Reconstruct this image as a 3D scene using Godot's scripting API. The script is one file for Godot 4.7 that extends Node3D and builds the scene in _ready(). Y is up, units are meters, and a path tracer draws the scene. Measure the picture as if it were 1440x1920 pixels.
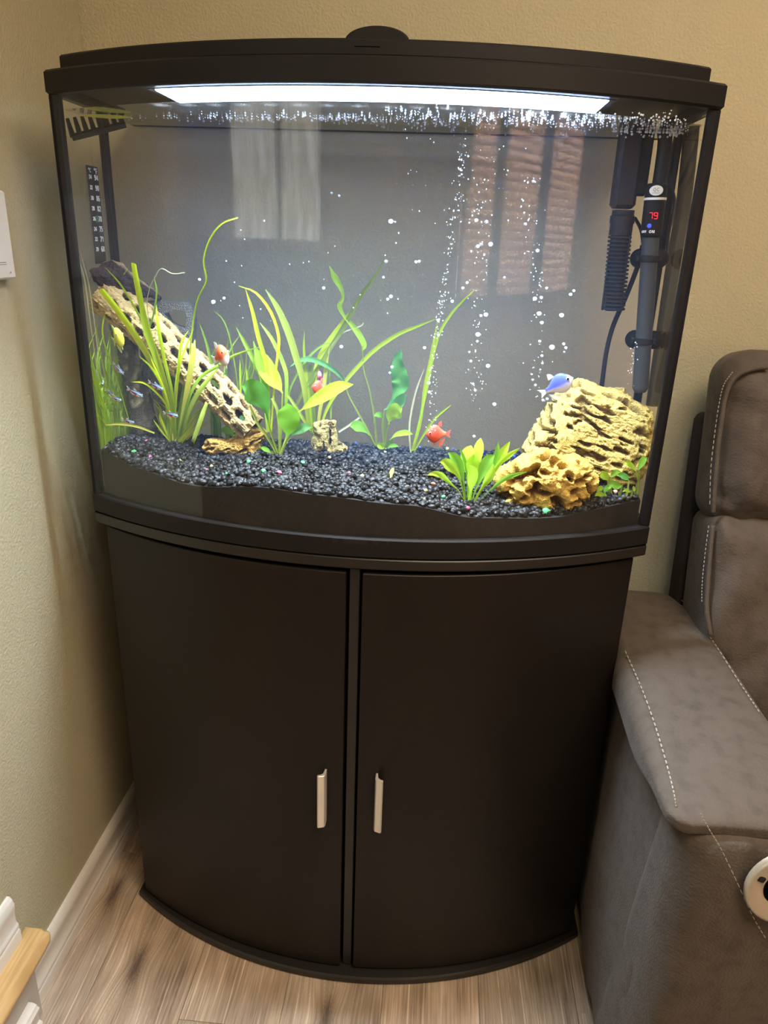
extends Node3D
# A bow-front planted aquarium on its cabinet, between a painted wall and a recliner.

const F := 1365.68                                    # focal length in pixels of a 1440 x 1920 frame
const CAM := Vector3(0.1109, 1.3373, 1.4756)
var CB := Basis(Vector3(0.99617, 0.03284, -0.08108), Vector3(-0.05910, 0.93598, -0.34704), Vector3(0.06450, 0.35051, 0.93434))
var rng := RandomNumberGenerator.new()
var names := {}
var mats := {}

# ---------------------------------------------------------------- geometry
class Geo:
	var v := PackedVector3Array()
	var uv := PackedVector2Array()
	var c := PackedColorArray()
	var t := PackedInt32Array()

	func add(p: Vector3, u := Vector2.ZERO, col := Color.WHITE) -> int:
		v.append(p); uv.append(u); c.append(col)
		return v.size() - 1

	func tri(a: int, b: int, d: int) -> void:
		t.append(a); t.append(b); t.append(d)

	func quad(a: int, b: int, d: int, e: int) -> void:
		tri(a, b, d); tri(a, d, e)

	func quad_out(a: int, b: int, d: int, e: int, centre: Vector3) -> void:
		var n := (v[b] - v[a]).cross(v[d] - v[a])
		if n.dot((v[a] + v[b] + v[d] + v[e]) / 4.0 - centre) < 0.0:
			quad(a, e, d, b)
		else:
			quad(a, b, d, e)

	func xform(start: int, x: Transform3D) -> void:
		for i in range(start, v.size()):
			v[i] = x * v[i]

	func append(o: Geo, x := Transform3D()) -> void:
		var s := v.size()
		for i in o.v.size():
			add(x * o.v[i], o.uv[i], o.c[i])
		for k in o.t:
			t.append(k + s)

	func mesh(off := Vector3.ZERO, angle := 42.0) -> ArrayMesh:
		var nt := t.size() / 3
		var ids := PackedInt32Array()
		ids.resize(v.size())
		var seen := {}
		for i in v.size():
			var k := Vector3i(roundi(v[i].x * 50000.0), roundi(v[i].y * 50000.0), roundi(v[i].z * 50000.0))
			if not seen.has(k):
				seen[k] = seen.size()
			ids[i] = seen[k]
		var fn := PackedVector3Array()
		fn.resize(nt)
		for k in nt:
			fn[k] = (v[t[k * 3 + 1]] - v[t[k * 3]]).cross(v[t[k * 3 + 2]] - v[t[k * 3]])
		var arr := []
		arr.resize(Mesh.ARRAY_MAX)
		if angle >= 180.0:
			var sums := PackedVector3Array()
			sums.resize(seen.size())
			for k in nt:
				for j in 3:
					sums[ids[t[k * 3 + j]]] += fn[k]
			var nn := PackedVector3Array()
			nn.resize(v.size())
			var vv := PackedVector3Array()
			vv.resize(v.size())
			for i in v.size():
				nn[i] = sums[ids[i]].normalized()
				vv[i] = v[i] - off
			var ix := PackedInt32Array()
			ix.resize(nt * 3)
			for k in nt:
				ix[k * 3] = t[k * 3]; ix[k * 3 + 1] = t[k * 3 + 2]; ix[k * 3 + 2] = t[k * 3 + 1]
			arr[Mesh.ARRAY_VERTEX] = vv; arr[Mesh.ARRAY_NORMAL] = nn; arr[Mesh.ARRAY_TEX_UV] = uv; arr[Mesh.ARRAY_COLOR] = c; arr[Mesh.ARRAY_INDEX] = ix
		else:
			var lim := cos(deg_to_rad(angle))
			var un := PackedVector3Array()
			un.resize(nt)
			var lists := []
			lists.resize(seen.size())
			for k in nt:
				un[k] = fn[k].normalized()
				for j in 3:
					var id := ids[t[k * 3 + j]]
					if lists[id] == null:
						lists[id] = []
					lists[id].append(k)
			var ov := PackedVector3Array(); var on := PackedVector3Array(); var ou := PackedVector2Array(); var oc := PackedColorArray()
			for k in nt:
				if fn[k].length_squared() < 1e-20:
					continue
				for j in [0, 2, 1]:
					var i: int = t[k * 3 + j]
					var s := Vector3.ZERO
					for q in lists[ids[i]]:
						if un[q].dot(un[k]) >= lim:
							s += fn[q]
					ov.append(v[i] - off); on.append(s.normalized()); ou.append(uv[i]); oc.append(c[i])
			arr[Mesh.ARRAY_VERTEX] = ov; arr[Mesh.ARRAY_NORMAL] = on; arr[Mesh.ARRAY_TEX_UV] = ou; arr[Mesh.ARRAY_COLOR] = oc
		var m := ArrayMesh.new()
		m.add_surface_from_arrays(Mesh.PRIMITIVE_TRIANGLES, arr)
		return m

# chamfered box
func g_box(g: Geo, c: Vector3, s: Vector3, ch := 0.002, b := Basis()) -> void:
	var st := g.v.size()
	var h := s / 2.0
	ch = minf(ch, minf(h.x, minf(h.y, h.z)) * 0.9)
	var id := {}
	for k in 8:
		var sg := Vector3(1 if k & 1 else -1, 1 if k & 2 else -1, 1 if k & 4 else -1)
		for a in 3:
			var p := sg * (h - Vector3.ONE * ch)
			p[a] = sg[a] * h[a]
			var u := Vector2(p.z, p.y) if a == 0 else (Vector2(p.x, p.z) if a == 1 else Vector2(p.x, p.y))
			id[Vector2i(k, a)] = g.add(p, u)
	var o := Vector3.ZERO
	for a in 3:
		var b1 := 1 << ((a + 1) % 3)
		var b2 := 1 << ((a + 2) % 3)
		for sg in 2:
			var k0 := (1 << a) * sg
			g.quad_out(id[Vector2i(k0, a)], id[Vector2i(k0 | b1, a)], id[Vector2i(k0 | b1 | b2, a)], id[Vector2i(k0 | b2, a)], o)
		var w := (a + 2) % 3
		var a2 := (a + 1) % 3
		for s1 in 2:
			for s2 in 2:
				var k0 := (1 << a) * s1 + (1 << a2) * s2
				var k1 := k0 | (1 << w)
				g.quad_out(id[Vector2i(k0, a)], id[Vector2i(k1, a)], id[Vector2i(k1, a2)], id[Vector2i(k0, a2)], o)
	for k in 8:
		var q := [id[Vector2i(k, 0)], id[Vector2i(k, 1)], id[Vector2i(k, 2)]]
		var n: Vector3 = (g.v[q[1]] - g.v[q[0]]).cross(g.v[q[2]] - g.v[q[0]])
		if n.dot(g.v[q[0]]) < 0.0:
			g.tri(q[0], q[2], q[1])
		else:
			g.tri(q[0], q[1], q[2])
	g.xform(st, Transform3D(b, c))

# an outline in x,z (anticlockwise seen from above with z down) raised from y0 to y1
func g_prism(g: Geo, outline: PackedVector2Array, y0: float, y1: float, bev := 0.003) -> void:
	var n := outline.size()
	var area := 0.0
	for i in n:
		var p := outline[i]
		var q := outline[(i + 1) % n]
		area += p.x * q.y - q.x * p.y
	var o := outline.duplicate()
	if area < 0.0:
		o.reverse()
	var ins := PackedVector2Array()
	for i in n:
		var e1 := (o[i] - o[(i + n - 1) % n]).normalized()
		var e2 := (o[(i + 1) % n] - o[i]).normalized()
		var n1 := Vector2(-e1.y, e1.x)
		var n2 := Vector2(-e2.y, e2.x)
		var m := (n1 + n2)
		ins.append(o[i] + m / maxf(m.dot(n1), 0.3) * bev)
	var rings := []
	for r in [[ins, y0], [o, y0 + bev], [o, y1 - bev], [ins, y1]]:
		var ids := []
		for i in n:
			ids.append(g.add(Vector3(r[0][i].x, r[1], r[0][i].y), Vector2(r[0][i].x, r[1])))
		rings.append(ids)
	for k in 3:
		for i in n:
			var j := (i + 1) % n
			g.quad(rings[k][i], rings[k + 1][i], rings[k + 1][j], rings[k][j])
	var tr := Geometry2D.triangulate_polygon(ins)
	for k in range(0, tr.size(), 3):
		for lvl in [0, 3]:
			var a: int = rings[lvl][tr[k]]; var b: int = rings[lvl][tr[k + 1]]; var d: int = rings[lvl][tr[k + 2]]
			var up := (g.v[b] - g.v[a]).cross(g.v[d] - g.v[a]).y > 0.0
			if up == (lvl == 3):
				g.tri(a, b, d)
			else:
				g.tri(a, d, b)

func spline(p: Array, n: int) -> PackedVector3Array:
	var out := PackedVector3Array()
	var m := p.size() - 1
	for i in n + 1:
		var f := float(i) / n * m
		var k := mini(int(f), m - 1)
		var u := f - k
		var p1: Vector3 = p[k]
		var p2: Vector3 = p[k + 1]
		var p0: Vector3 = p[k - 1] if k > 0 else p1 * 2.0 - p2
		var p3: Vector3 = p[k + 2] if k + 2 <= m else p2 * 2.0 - p1
		out.append(0.5 * (2.0 * p1 + (p2 - p0) * u + (2.0 * p0 - 5.0 * p1 + 4.0 * p2 - p3) * u * u + (3.0 * p1 - p0 - 3.0 * p2 + p3) * u * u * u))
	return out

func lerp_list(a: Array, f: float) -> float:
	var x := clampf(f, 0.0, 1.0) * (a.size() - 1)
	var k := mini(int(x), a.size() - 2)
	return lerpf(a[k], a[k + 1], x - k)

func g_tube(g: Geo, pts: PackedVector3Array, radii: Array, sides := 10, caps := true) -> void:
	var n := pts.size()
	var prev := Vector3.ZERO
	var first := g.v.size()
	for i in n:
		var tg := (pts[mini(i + 1, n - 1)] - pts[maxi(i - 1, 0)]).normalized()
		if prev == Vector3.ZERO:
			prev = tg.cross(Vector3(0.31, 0.2, 0.93)).normalized()
		prev = (prev - tg * prev.dot(tg)).normalized()
		var bi := tg.cross(prev)
		var r := lerp_list(radii, float(i) / (n - 1)) if radii.size() > 1 else float(radii[0])
		for k in sides:
			var a := TAU * k / sides
			g.add(pts[i] + (prev * cos(a) + bi * sin(a)) * r, Vector2(float(k) / sides, float(i) / n))
	for i in n - 1:
		for k in sides:
			var a := first + i * sides + k
			var b := first + i * sides + (k + 1) % sides
			g.quad(a, b, b + sides, a + sides)
	if caps:
		for e in [0, n - 1]:
			var cc := g.add(pts[e])
			for k in sides:
				var a: int = first + e * sides + k
				var b: int = first + e * sides + (k + 1) % sides
				if e == 0:
					g.tri(cc, b, a)
				else:
					g.tri(cc, a, b)

func g_cyl(g: Geo, a: Vector3, b: Vector3, prof: Array, sides := 20) -> void:      # prof: [[t, r], ...] along a to b
	var pts := PackedVector3Array()
	var ax := (b - a).normalized()
	var x := ax.cross(Vector3(0.31, 0.2, 0.93)).normalized()
	var y := ax.cross(x)
	var first := g.v.size()
	for pr in prof:
		for k in sides:
			var an := TAU * k / sides
			g.add(a.lerp(b, pr[0]) + (x * cos(an) + y * sin(an)) * pr[1], Vector2(float(k) / sides, pr[0]))
	for i in prof.size() - 1:
		for k in sides:
			var p := first + i * sides + k
			var q := first + i * sides + (k + 1) % sides
			g.quad(p, q, q + sides, p + sides)
	var c0 := g.add(a.lerp(b, prof[0][0]))
	var c1 := g.add(a.lerp(b, prof[-1][0]))
	var l := first + (prof.size() - 1) * sides
	for k in sides:
		g.tri(c0, first + (k + 1) % sides, first + k)
		g.tri(c1, l + k, l + (k + 1) % sides)

# a ribbon leaf: points along the spine, half widths from a list, folded along its midrib
func g_leaf(g: Geo, spine: Array, w: Array, facing: Vector3, fold := 0.25, seg := 14, wave := 0.0) -> void:
	var p := spline(spine, seg)
	var first := g.v.size()
	for i in seg + 1:
		var tg := (p[mini(i + 1, seg)] - p[maxi(i - 1, 0)]).normalized()
		var side := tg.cross(facing).normalized()
		var up := side.cross(tg)
		var h := lerp_list(w, float(i) / seg)
		var wv := sin(i * 0.8 + 1.0) * wave * h
		for k in 5:
			var f := (k - 2) / 2.0
			g.add(p[i] + side * h * f + up * (absf(f) * fold * h + f * wv), Vector2(f * 0.5 + 0.5, float(i) / seg))
	for i in seg:
		for k in 4:
			var a := first + i * 5 + k
			g.quad(a, a + 1, a + 6, a + 5)

func g_sphere(g: Geo, c: Vector3, r: Vector3, nu := 16, nv := 10, b := Basis()) -> void:
	var first := g.v.size()
	for j in nv + 1:
		for i in nu:
			var th := PI * j / nv
			var ph := TAU * i / nu
			g.add(c + b * (Vector3(sin(th) * cos(ph), cos(th), sin(th) * sin(ph)) * r), Vector2(float(i) / nu, float(j) / nv))
	for j in nv:
		for i in nu:
			var a := first + j * nu + i
			var d := first + j * nu + (i + 1) % nu
			g.quad(a, d, d + nu, a + nu)

# soft box: a grid on each face, pushed onto a rounded box, then moved by a function of position
func g_cushion(g: Geo, c: Vector3, s: Vector3, r: float, n: int, b: Basis, puff: Callable) -> void:
	var h := s / 2.0
	for a in 3:
		for sg in [-1.0, 1.0]:
			var first := g.v.size()
			var a1 := (a + 1) % 3
			var a2 := (a + 2) % 3
			for i in n + 1:
				for j in n + 1:
					var q := Vector3.ZERO
					q[a] = sg * h[a]
					q[a1] = sin((float(i) / n * 2.0 - 1.0) * PI / 2.0) * h[a1]
					q[a2] = sin((float(j) / n * 2.0 - 1.0) * PI / 2.0) * h[a2]
					var inner := q.clamp(-h + Vector3.ONE * r, h - Vector3.ONE * r)
					var p := inner + (q - inner).normalized() * r if q != inner else q
					p = puff.call(p, h)
					g.add(b * p + c, Vector2(p[a1], p[a2]))
			for i in n:
				for j in n:
					var k := first + i * (n + 1) + j
					if sg > 0:
						g.quad(k, k + n + 1, k + n + 2, k + 1)
					else:
						g.quad(k, k + 1, k + n + 2, k + n + 1)

# a lump with a given outline in x,y (points already in metres), thick along z, roughened by a function of position
func g_lump(g: Geo, outl: PackedVector3Array, front: float, back: float, nu: int, nv: int, rough: Callable, flat := 0.6) -> void:
	var c := Vector3.ZERO
	for p in outl:
		c += p
	c /= outl.size()
	var m := outl.size()
	var first := g.v.size()
	var pos := PackedVector3Array()
	for j in nv + 1:
		var e0 := float(j) / (nv * 0.78)
		var s := e0 if e0 <= 1.0 else 1.0 - (e0 - 1.0) / (1.0 / 0.78 - 1.0)
		s = 1.0 - pow(1.0 - clampf(s, 0.0, 1.0), 1.2)
		var z := pow(maxf(1.0 - pow(s, 1.5 / flat), 0.0), 0.5) * (front if e0 <= 1.0 else -back)
		for i in nu:
			var f := float(i) / nu * m
			var k := int(f) % m
			var e := outl[k].lerp(outl[(k + 1) % m], f - int(f))
			pos.append(c + (e - c) * s + Vector3(0, 0, z))
	var nr := PackedVector3Array()
	for j in nv + 1:
		for i in nu:
			var du := pos[j * nu + (i + 1) % nu] - pos[j * nu + (i + nu - 1) % nu]
			var dv := pos[mini(j + 1, nv) * nu + i] - pos[maxi(j - 1, 0) * nu + i]
			var n := dv.cross(du)
			if j == 0 or n.length_squared() < 1e-16:
				n = Vector3(0, 0, 1 if j < nv / 2 else -1)
			n = n.normalized()
			if n.dot(pos[j * nu + i] - c) < 0.0:
				n = -n
			nr.append(n)
	for j in nv + 1:
		for i in nu:
			var q := pos[j * nu + i]
			var r: Array = rough.call(q, nr[j * nu + i])
			g.add(q + nr[j * nu + i] * r[0], Vector2.ZERO, r[1])
	for j in nv:
		for i in nu:
			var a := first + j * nu + i
			var b := first + j * nu + (i + 1) % nu
			g.quad(a, a + nu, b + nu, b)

func g_sweep_z(g: Geo, prof: Array, z0: float, z1: float) -> void:       # closed profile [x, y] run along z
	var n := prof.size()
	var f := g.v.size()
	var run := 0.0
	for z in [z0, z1]:
		for p in prof:
			g.add(Vector3(p[0], p[1], z), Vector2(z, p[1]))
	var cx := Vector3.ZERO
	for i in n:
		var j := (i + 1) % n
		g.quad(f + i, f + j, f + n + j, f + n + i)
	var poly := PackedVector2Array()
	for p in prof:
		poly.append(Vector2(p[0], p[1]))
	var tr := Geometry2D.triangulate_polygon(poly)
	for k in range(0, tr.size(), 3):
		g.tri(f + tr[k], f + tr[k + 2], f + tr[k + 1])
		g.tri(f + n + tr[k], f + n + tr[k + 1], f + n + tr[k + 2])

# ---------------------------------------------------------------- naming and tagging
func numbered(called: String) -> String:
	var k: int = names.get(called, 0)
	names[called] = k + 1
	return called if k == 0 else "%s_%03d" % [called, k]

func tag(o: Node3D, label: String, category := "", group := "", kind := "") -> Node3D:
	if label: o.set_meta("label", label)
	if category: o.set_meta("category", category)
	if group: o.set_meta("group", group)
	if kind: o.set_meta("kind", kind)
	return o

func thing(called: String, label: String, category: String, at_ := Vector3.ZERO, group := "", kind := "") -> Node3D:
	var o := Node3D.new()
	o.name = numbered(called)
	o.position = at_
	add_child(o, true)
	return tag(o, label, category, group, kind)

func origin_of(parent: Node) -> Vector3:
	var o := Vector3.ZERO
	while parent is Node3D and parent != self:
		o += (parent as Node3D).position
		parent = parent.get_parent()
	return o

func part(called: String, g: Geo, m: Material, parent: Node, angle := 42.0, label := "") -> MeshInstance3D:
	return put(called, g.mesh(origin_of(parent), angle), m, parent, label)

func put(called: String, mesh: Mesh, m: Material, parent: Node, label := "") -> MeshInstance3D:
	var o := MeshInstance3D.new()
	o.name = numbered(called) if parent == self else called
	o.mesh = mesh
	o.material_override = m
	parent.add_child(o, true)
	if label: o.set_meta("label", label)
	return o

func single(called: String, g: Geo, m: Material, label: String, category: String, group := "", kind := "", angle := 42.0, at_ := Vector3.ZERO) -> MeshInstance3D:
	var o := put(called, g.mesh(at_, angle), m, self)
	o.position = at_
	tag(o, label, category, group, kind)
	return o

func struct(called: String, g: Geo, m: Material, label := "") -> MeshInstance3D:
	var o := part(called, g, m, self)
	tag(o, label, "", "", "structure")
	return o

# ---------------------------------------------------------------- materials
func mat(called: String, col: Color, rough := 0.6, spec := 0.5, metal := 0.0) -> StandardMaterial3D:
	if mats.has(called):
		return mats[called]
	var m := StandardMaterial3D.new()
	m.resource_name = called
	m.albedo_color = col.linear_to_srgb()
	m.roughness = rough
	m.metallic_specular = spec
	m.metallic = metal
	mats[called] = m
	return m

func noise_tex(freq: float, oct: int, size := 512, kind := FastNoiseLite.TYPE_SIMPLEX_SMOOTH, ramp: Gradient = null, sd := 1) -> NoiseTexture2D:
	var n := FastNoiseLite.new()
	n.noise_type = kind
	n.frequency = freq
	n.fractal_octaves = oct
	n.seed = sd
	var t := NoiseTexture2D.new()
	t.width = size
	t.height = size
	t.seamless = true
	t.noise = n
	if ramp:
		t.color_ramp = ramp
	return t

func ramp2(stops: Array) -> Gradient:
	var g := Gradient.new()
	g.offsets = PackedFloat32Array(stops.map(func(s): return s[0]))
	g.colors = PackedColorArray(stops.map(func(s): return (s[1] as Color).linear_to_srgb()))
	return g

func relief(m: StandardMaterial3D, t: Texture2D, cm: float, per_m: float) -> StandardMaterial3D:
	m.heightmap_enabled = true
	m.heightmap_texture = t
	m.heightmap_scale = cm
	tri(m, per_m)
	return m

func tri(m: StandardMaterial3D, per_m: float) -> void:
	m.uv1_triplanar = true
	m.uv1_world_triplanar = true
	m.uv1_scale = Vector3.ONE * per_m

func leafy(called: String, col: Color, back: float) -> StandardMaterial3D:
	var m := mat(called, col, 0.62, 0.14)
	m.backlight_enabled = true
	var top := maxf(col.r, maxf(col.g, col.b))
	m.backlight = Color(col.r / top * back * 0.75, col.g / top * back * 0.75, col.b / top * back * 0.75).linear_to_srgb()
	return m

# ---------------------------------------------------------------- where a pixel of the photograph lies at depth z / height y / on the gravel
func dir(px: float, py: float) -> Vector3:
	return CB * Vector3((px - 720.0) / F, (960.0 - py) / F, -1.0)

func at(px: float, py: float, z: float) -> Vector3:
	var r := dir(px, py)
	return CAM + r * ((z - CAM.z) / r.z)

func aty(px: float, py: float, y: float) -> Vector3:
	var r := dir(px, py)
	return CAM + r * ((y - CAM.y) / r.y)

func atx(px: float, py: float, x: float) -> Vector3:
	var r := dir(px, py)
	return CAM + r * ((x - CAM.x) / r.x)

# ---------------------------------------------------------------- the tank's measures
const W_RIM := 0.935
const BULGE := 0.1247
const ZC := 0.3457                      # z of the front corners
const ZB := 0.19                        # z of the back glass
const Y_BT := 0.9157                    # top of the bottom trim
const Y_RB := 1.514                     # underside of the top frame
const Y_W := 1.497                      # water level

func bow(w: float, b: float, zc: float, x: float) -> float:
	var r := (w * w / 4.0 + b * b) / (2.0 * b)
	return zc + b - r + sqrt(maxf(r * r - x * x, 0.0))

func bow_outline(w: float, b: float, zc: float, zb: float, n := 48, x0 := -9.0, x1 := 9.0, thick := 0.0) -> PackedVector2Array:
	var o := PackedVector2Array()
	x0 = maxf(x0, -w / 2.0)
	x1 = minf(x1, w / 2.0)
	for i in n + 1:
		var x := lerpf(x0, x1, float(i) / n)
		o.append(Vector2(x, bow(w, b, zc, x)))
	if thick > 0.0:
		for i in n + 1:
			var x := lerpf(x1, x0, float(i) / n)
			o.append(Vector2(x, bow(w, b, zc, x) - thick))
	else:
		o.append(Vector2(x1, zb))
		o.append(Vector2(x0, zb))
	return o

const GX := [-0.44, -0.368, -0.269, -0.136, -0.062, 0.073, 0.184, 0.299, 0.44]
const GY := [0.992, 0.979, 0.968, 0.982, 0.978, 0.970, 0.950, 0.945, 0.958]

func gravel_y(x: float, z: float) -> float:
	var k := 0
	while k < GX.size() - 2 and x > GX[k + 1]:
		k += 1
	var u := clampf((x - GX[k]) / (GX[k + 1] - GX[k]), 0.0, 1.0)
	var fy := lerpf(GY[k], GY[k + 1], u * u * (3.0 - 2.0 * u))
	var zf := bow(0.925, BULGE, ZC, clampf(x, -0.46, 0.46)) - 0.01
	var f := clampf((zf - z) / (zf - ZB), 0.0, 1.0)
	var by := 0.985
	return lerpf(fy, by, f) + 0.006 * sin(x * 23.0 + z * 17.0) * sin(f * PI)

func inside(px: float, py: float, z: float) -> Vector3:      # as at(), kept behind the front glass
	var p := at(px, py, z)
	if absf(p.x) > 0.450:
		p = atx(px, py, signf(p.x) * 0.450)
	for k in 3:
		var most := bow(0.902, BULGE, ZC - 0.002, clampf(p.x, -0.44, 0.44)) - 0.016
		if p.z > most:
			p = at(px, py, most)
	return p

func gp(px: float, py: float) -> Vector3:         # the point of the gravel seen at that pixel
	for i in 120:
		var z := lerpf(0.47, ZB + 0.005, i / 119.0)
		var p := at(px, py, z)
		if z < bow(0.902, BULGE, ZC - 0.002, clampf(p.x, -0.44, 0.44)) - 0.012 and p.y <= gravel_y(p.x, z):
			return p
	var q := at(px, py, ZB + 0.012)
	q.y = gravel_y(q.x, q.z)
	return q

# ---------------------------------------------------------------- the scene
func _ready() -> void:
	rng.seed = 11
	camera_and_light()
	make_materials()
	room()
	stairs()
	wall_panel()
	cabinet()
	tank()
	hood()
	recliner()
	gravel()
	rocks()
	wood()
	plants()
	equipment()
	fish_all()
	bubbles()
	coloured_pebbles()

func camera_and_light() -> void:
	var cam := Camera3D.new()
	cam.name = "camera"
	cam.fov = rad_to_deg(2.0 * atan(960.0 / F))
	cam.near = 0.05
	cam.far = 60.0
	cam.transform = Transform3D(CB.orthonormalized(), CAM)
	add_child(cam)
	cam.current = true
	var we := WorldEnvironment.new()
	we.name = "environment"
	var e := Environment.new()
	e.background_mode = Environment.BG_COLOR
	e.background_color = Color(0.5, 0.55, 0.6)
	e.tonemap_mode = Environment.TONE_MAPPER_LINEAR
	e.tonemap_exposure = 1.0
	e.sdfgi_enabled = true
	e.ssao_enabled = true
	e.ssil_enabled = true
	e.volumetric_fog_enabled = true
	e.volumetric_fog_density = 0.0
	we.environment = e
	add_child(we)
	# warm ceiling lamp of the room
	area("ceiling_lamp_light", Vector3(0.72, 2.40, 1.38), Vector3(0, -1, 0), Vector2(1.08, 1.08), Color(1.0, 0.925, 0.81), 4.0)
	# daylight of the two windows behind the camera
	area("window_light", Vector3(-1.98, 1.72, 4.028), Vector3(0, 0, -1), Vector2(1.8, 0.8), Color(1.0, 0.96, 0.88), 0.8)
	area("window_light", Vector3(2.5, 1.58, 4.048), Vector3(0, 0, -1), Vector2(2.4, 1.1), Color(1.0, 0.92, 0.82), 1.5)
	# the diodes of the aquarium light
	for i in 16:
		var s := SpotLight3D.new()
		s.name = "led_light_%03d" % i
		s.position = Vector3(lerpf(-0.285, 0.295, i / 15.0), 1.506, 0.385 + 0.03 * (1.0 - pow((i - 7.5) / 7.5, 2.0)))
		s.rotation_degrees = Vector3(-79, 180, 0)
		s.spot_angle = 49.0
		s.spot_angle_attenuation = 0.6
		s.spot_range = 6.0
		s.spot_attenuation = 2.0
		s.light_color = Color(0.88, 0.95, 1.0)
		s.light_energy = 0.175
		s.light_size = 0.012
		s.shadow_enabled = true
		add_child(s)

func area(called: String, p: Vector3, towards: Vector3, size: Vector2, col: Color, energy: float) -> void:
	var l := AreaLight3D.new()
	l.name = numbered(called)
	l.area_size = size
	l.light_color = col
	l.light_energy = energy
	l.area_range = 12.0
	l.area_attenuation = 2.0
	l.shadow_enabled = true
	add_child(l)
	l.look_at_from_position(p, p + towards, Vector3.UP if absf(towards.y) < 0.9 else Vector3(0, 0, 1))

var wood_tex: ImageTexture
var oak_tex: ImageTexture

func grain_texture(w: int, h: int, stops: Gradient, sd: int, knots: Array) -> ImageTexture:
	var n := FastNoiseLite.new()
	n.seed = sd
	n.noise_type = FastNoiseLite.TYPE_SIMPLEX_SMOOTH
	n.fractal_octaves = 3
	n.frequency = 0.01
	var im := Image.create(w, h, false, Image.FORMAT_RGB8)
	for y in h:
		for x in w:
			var fx := float(x)
			var fy := float(y)
			for k in knots:
				var d := Vector2((fx - k[0]) / k[2], (fy - k[1]) / (k[2] * 1.7))
				fx += k[2] * 1.1 * d.x / (0.5 + d.length_squared() * 1.6)
			var fine := n.get_noise_2d(fx * 20.0, fy * 0.55)
			var band := n.get_noise_2d(fx * 1.7 + 300.0, fy * 0.13)
			var pale := n.get_noise_2d(fx * 16.0 + 900.0, fy * 0.22 + 77.0)
			var blot := n.get_noise_2d(fx * 0.9, fy * 0.6 + 500.0)
			var v := 0.5 + fine * 0.26 + n.get_noise_2d(fx * 48.0 + 40.0, fy * 1.1) * 0.18 + band * 0.16 + blot * 0.30 + (maxf(pale - 0.36, 0.0) * 1.8)
			for k in knots:
				var d2 := Vector2((x - k[0]) / k[2], (y - k[1]) / (k[2] * 1.7)).length()
				v -= 0.5 * exp(-d2 * d2 * 2.2)
			im.set_pixel(x, y, stops.sample(clampf(v, 0.0, 1.0)))
	return ImageTexture.create_from_image(im)

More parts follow.
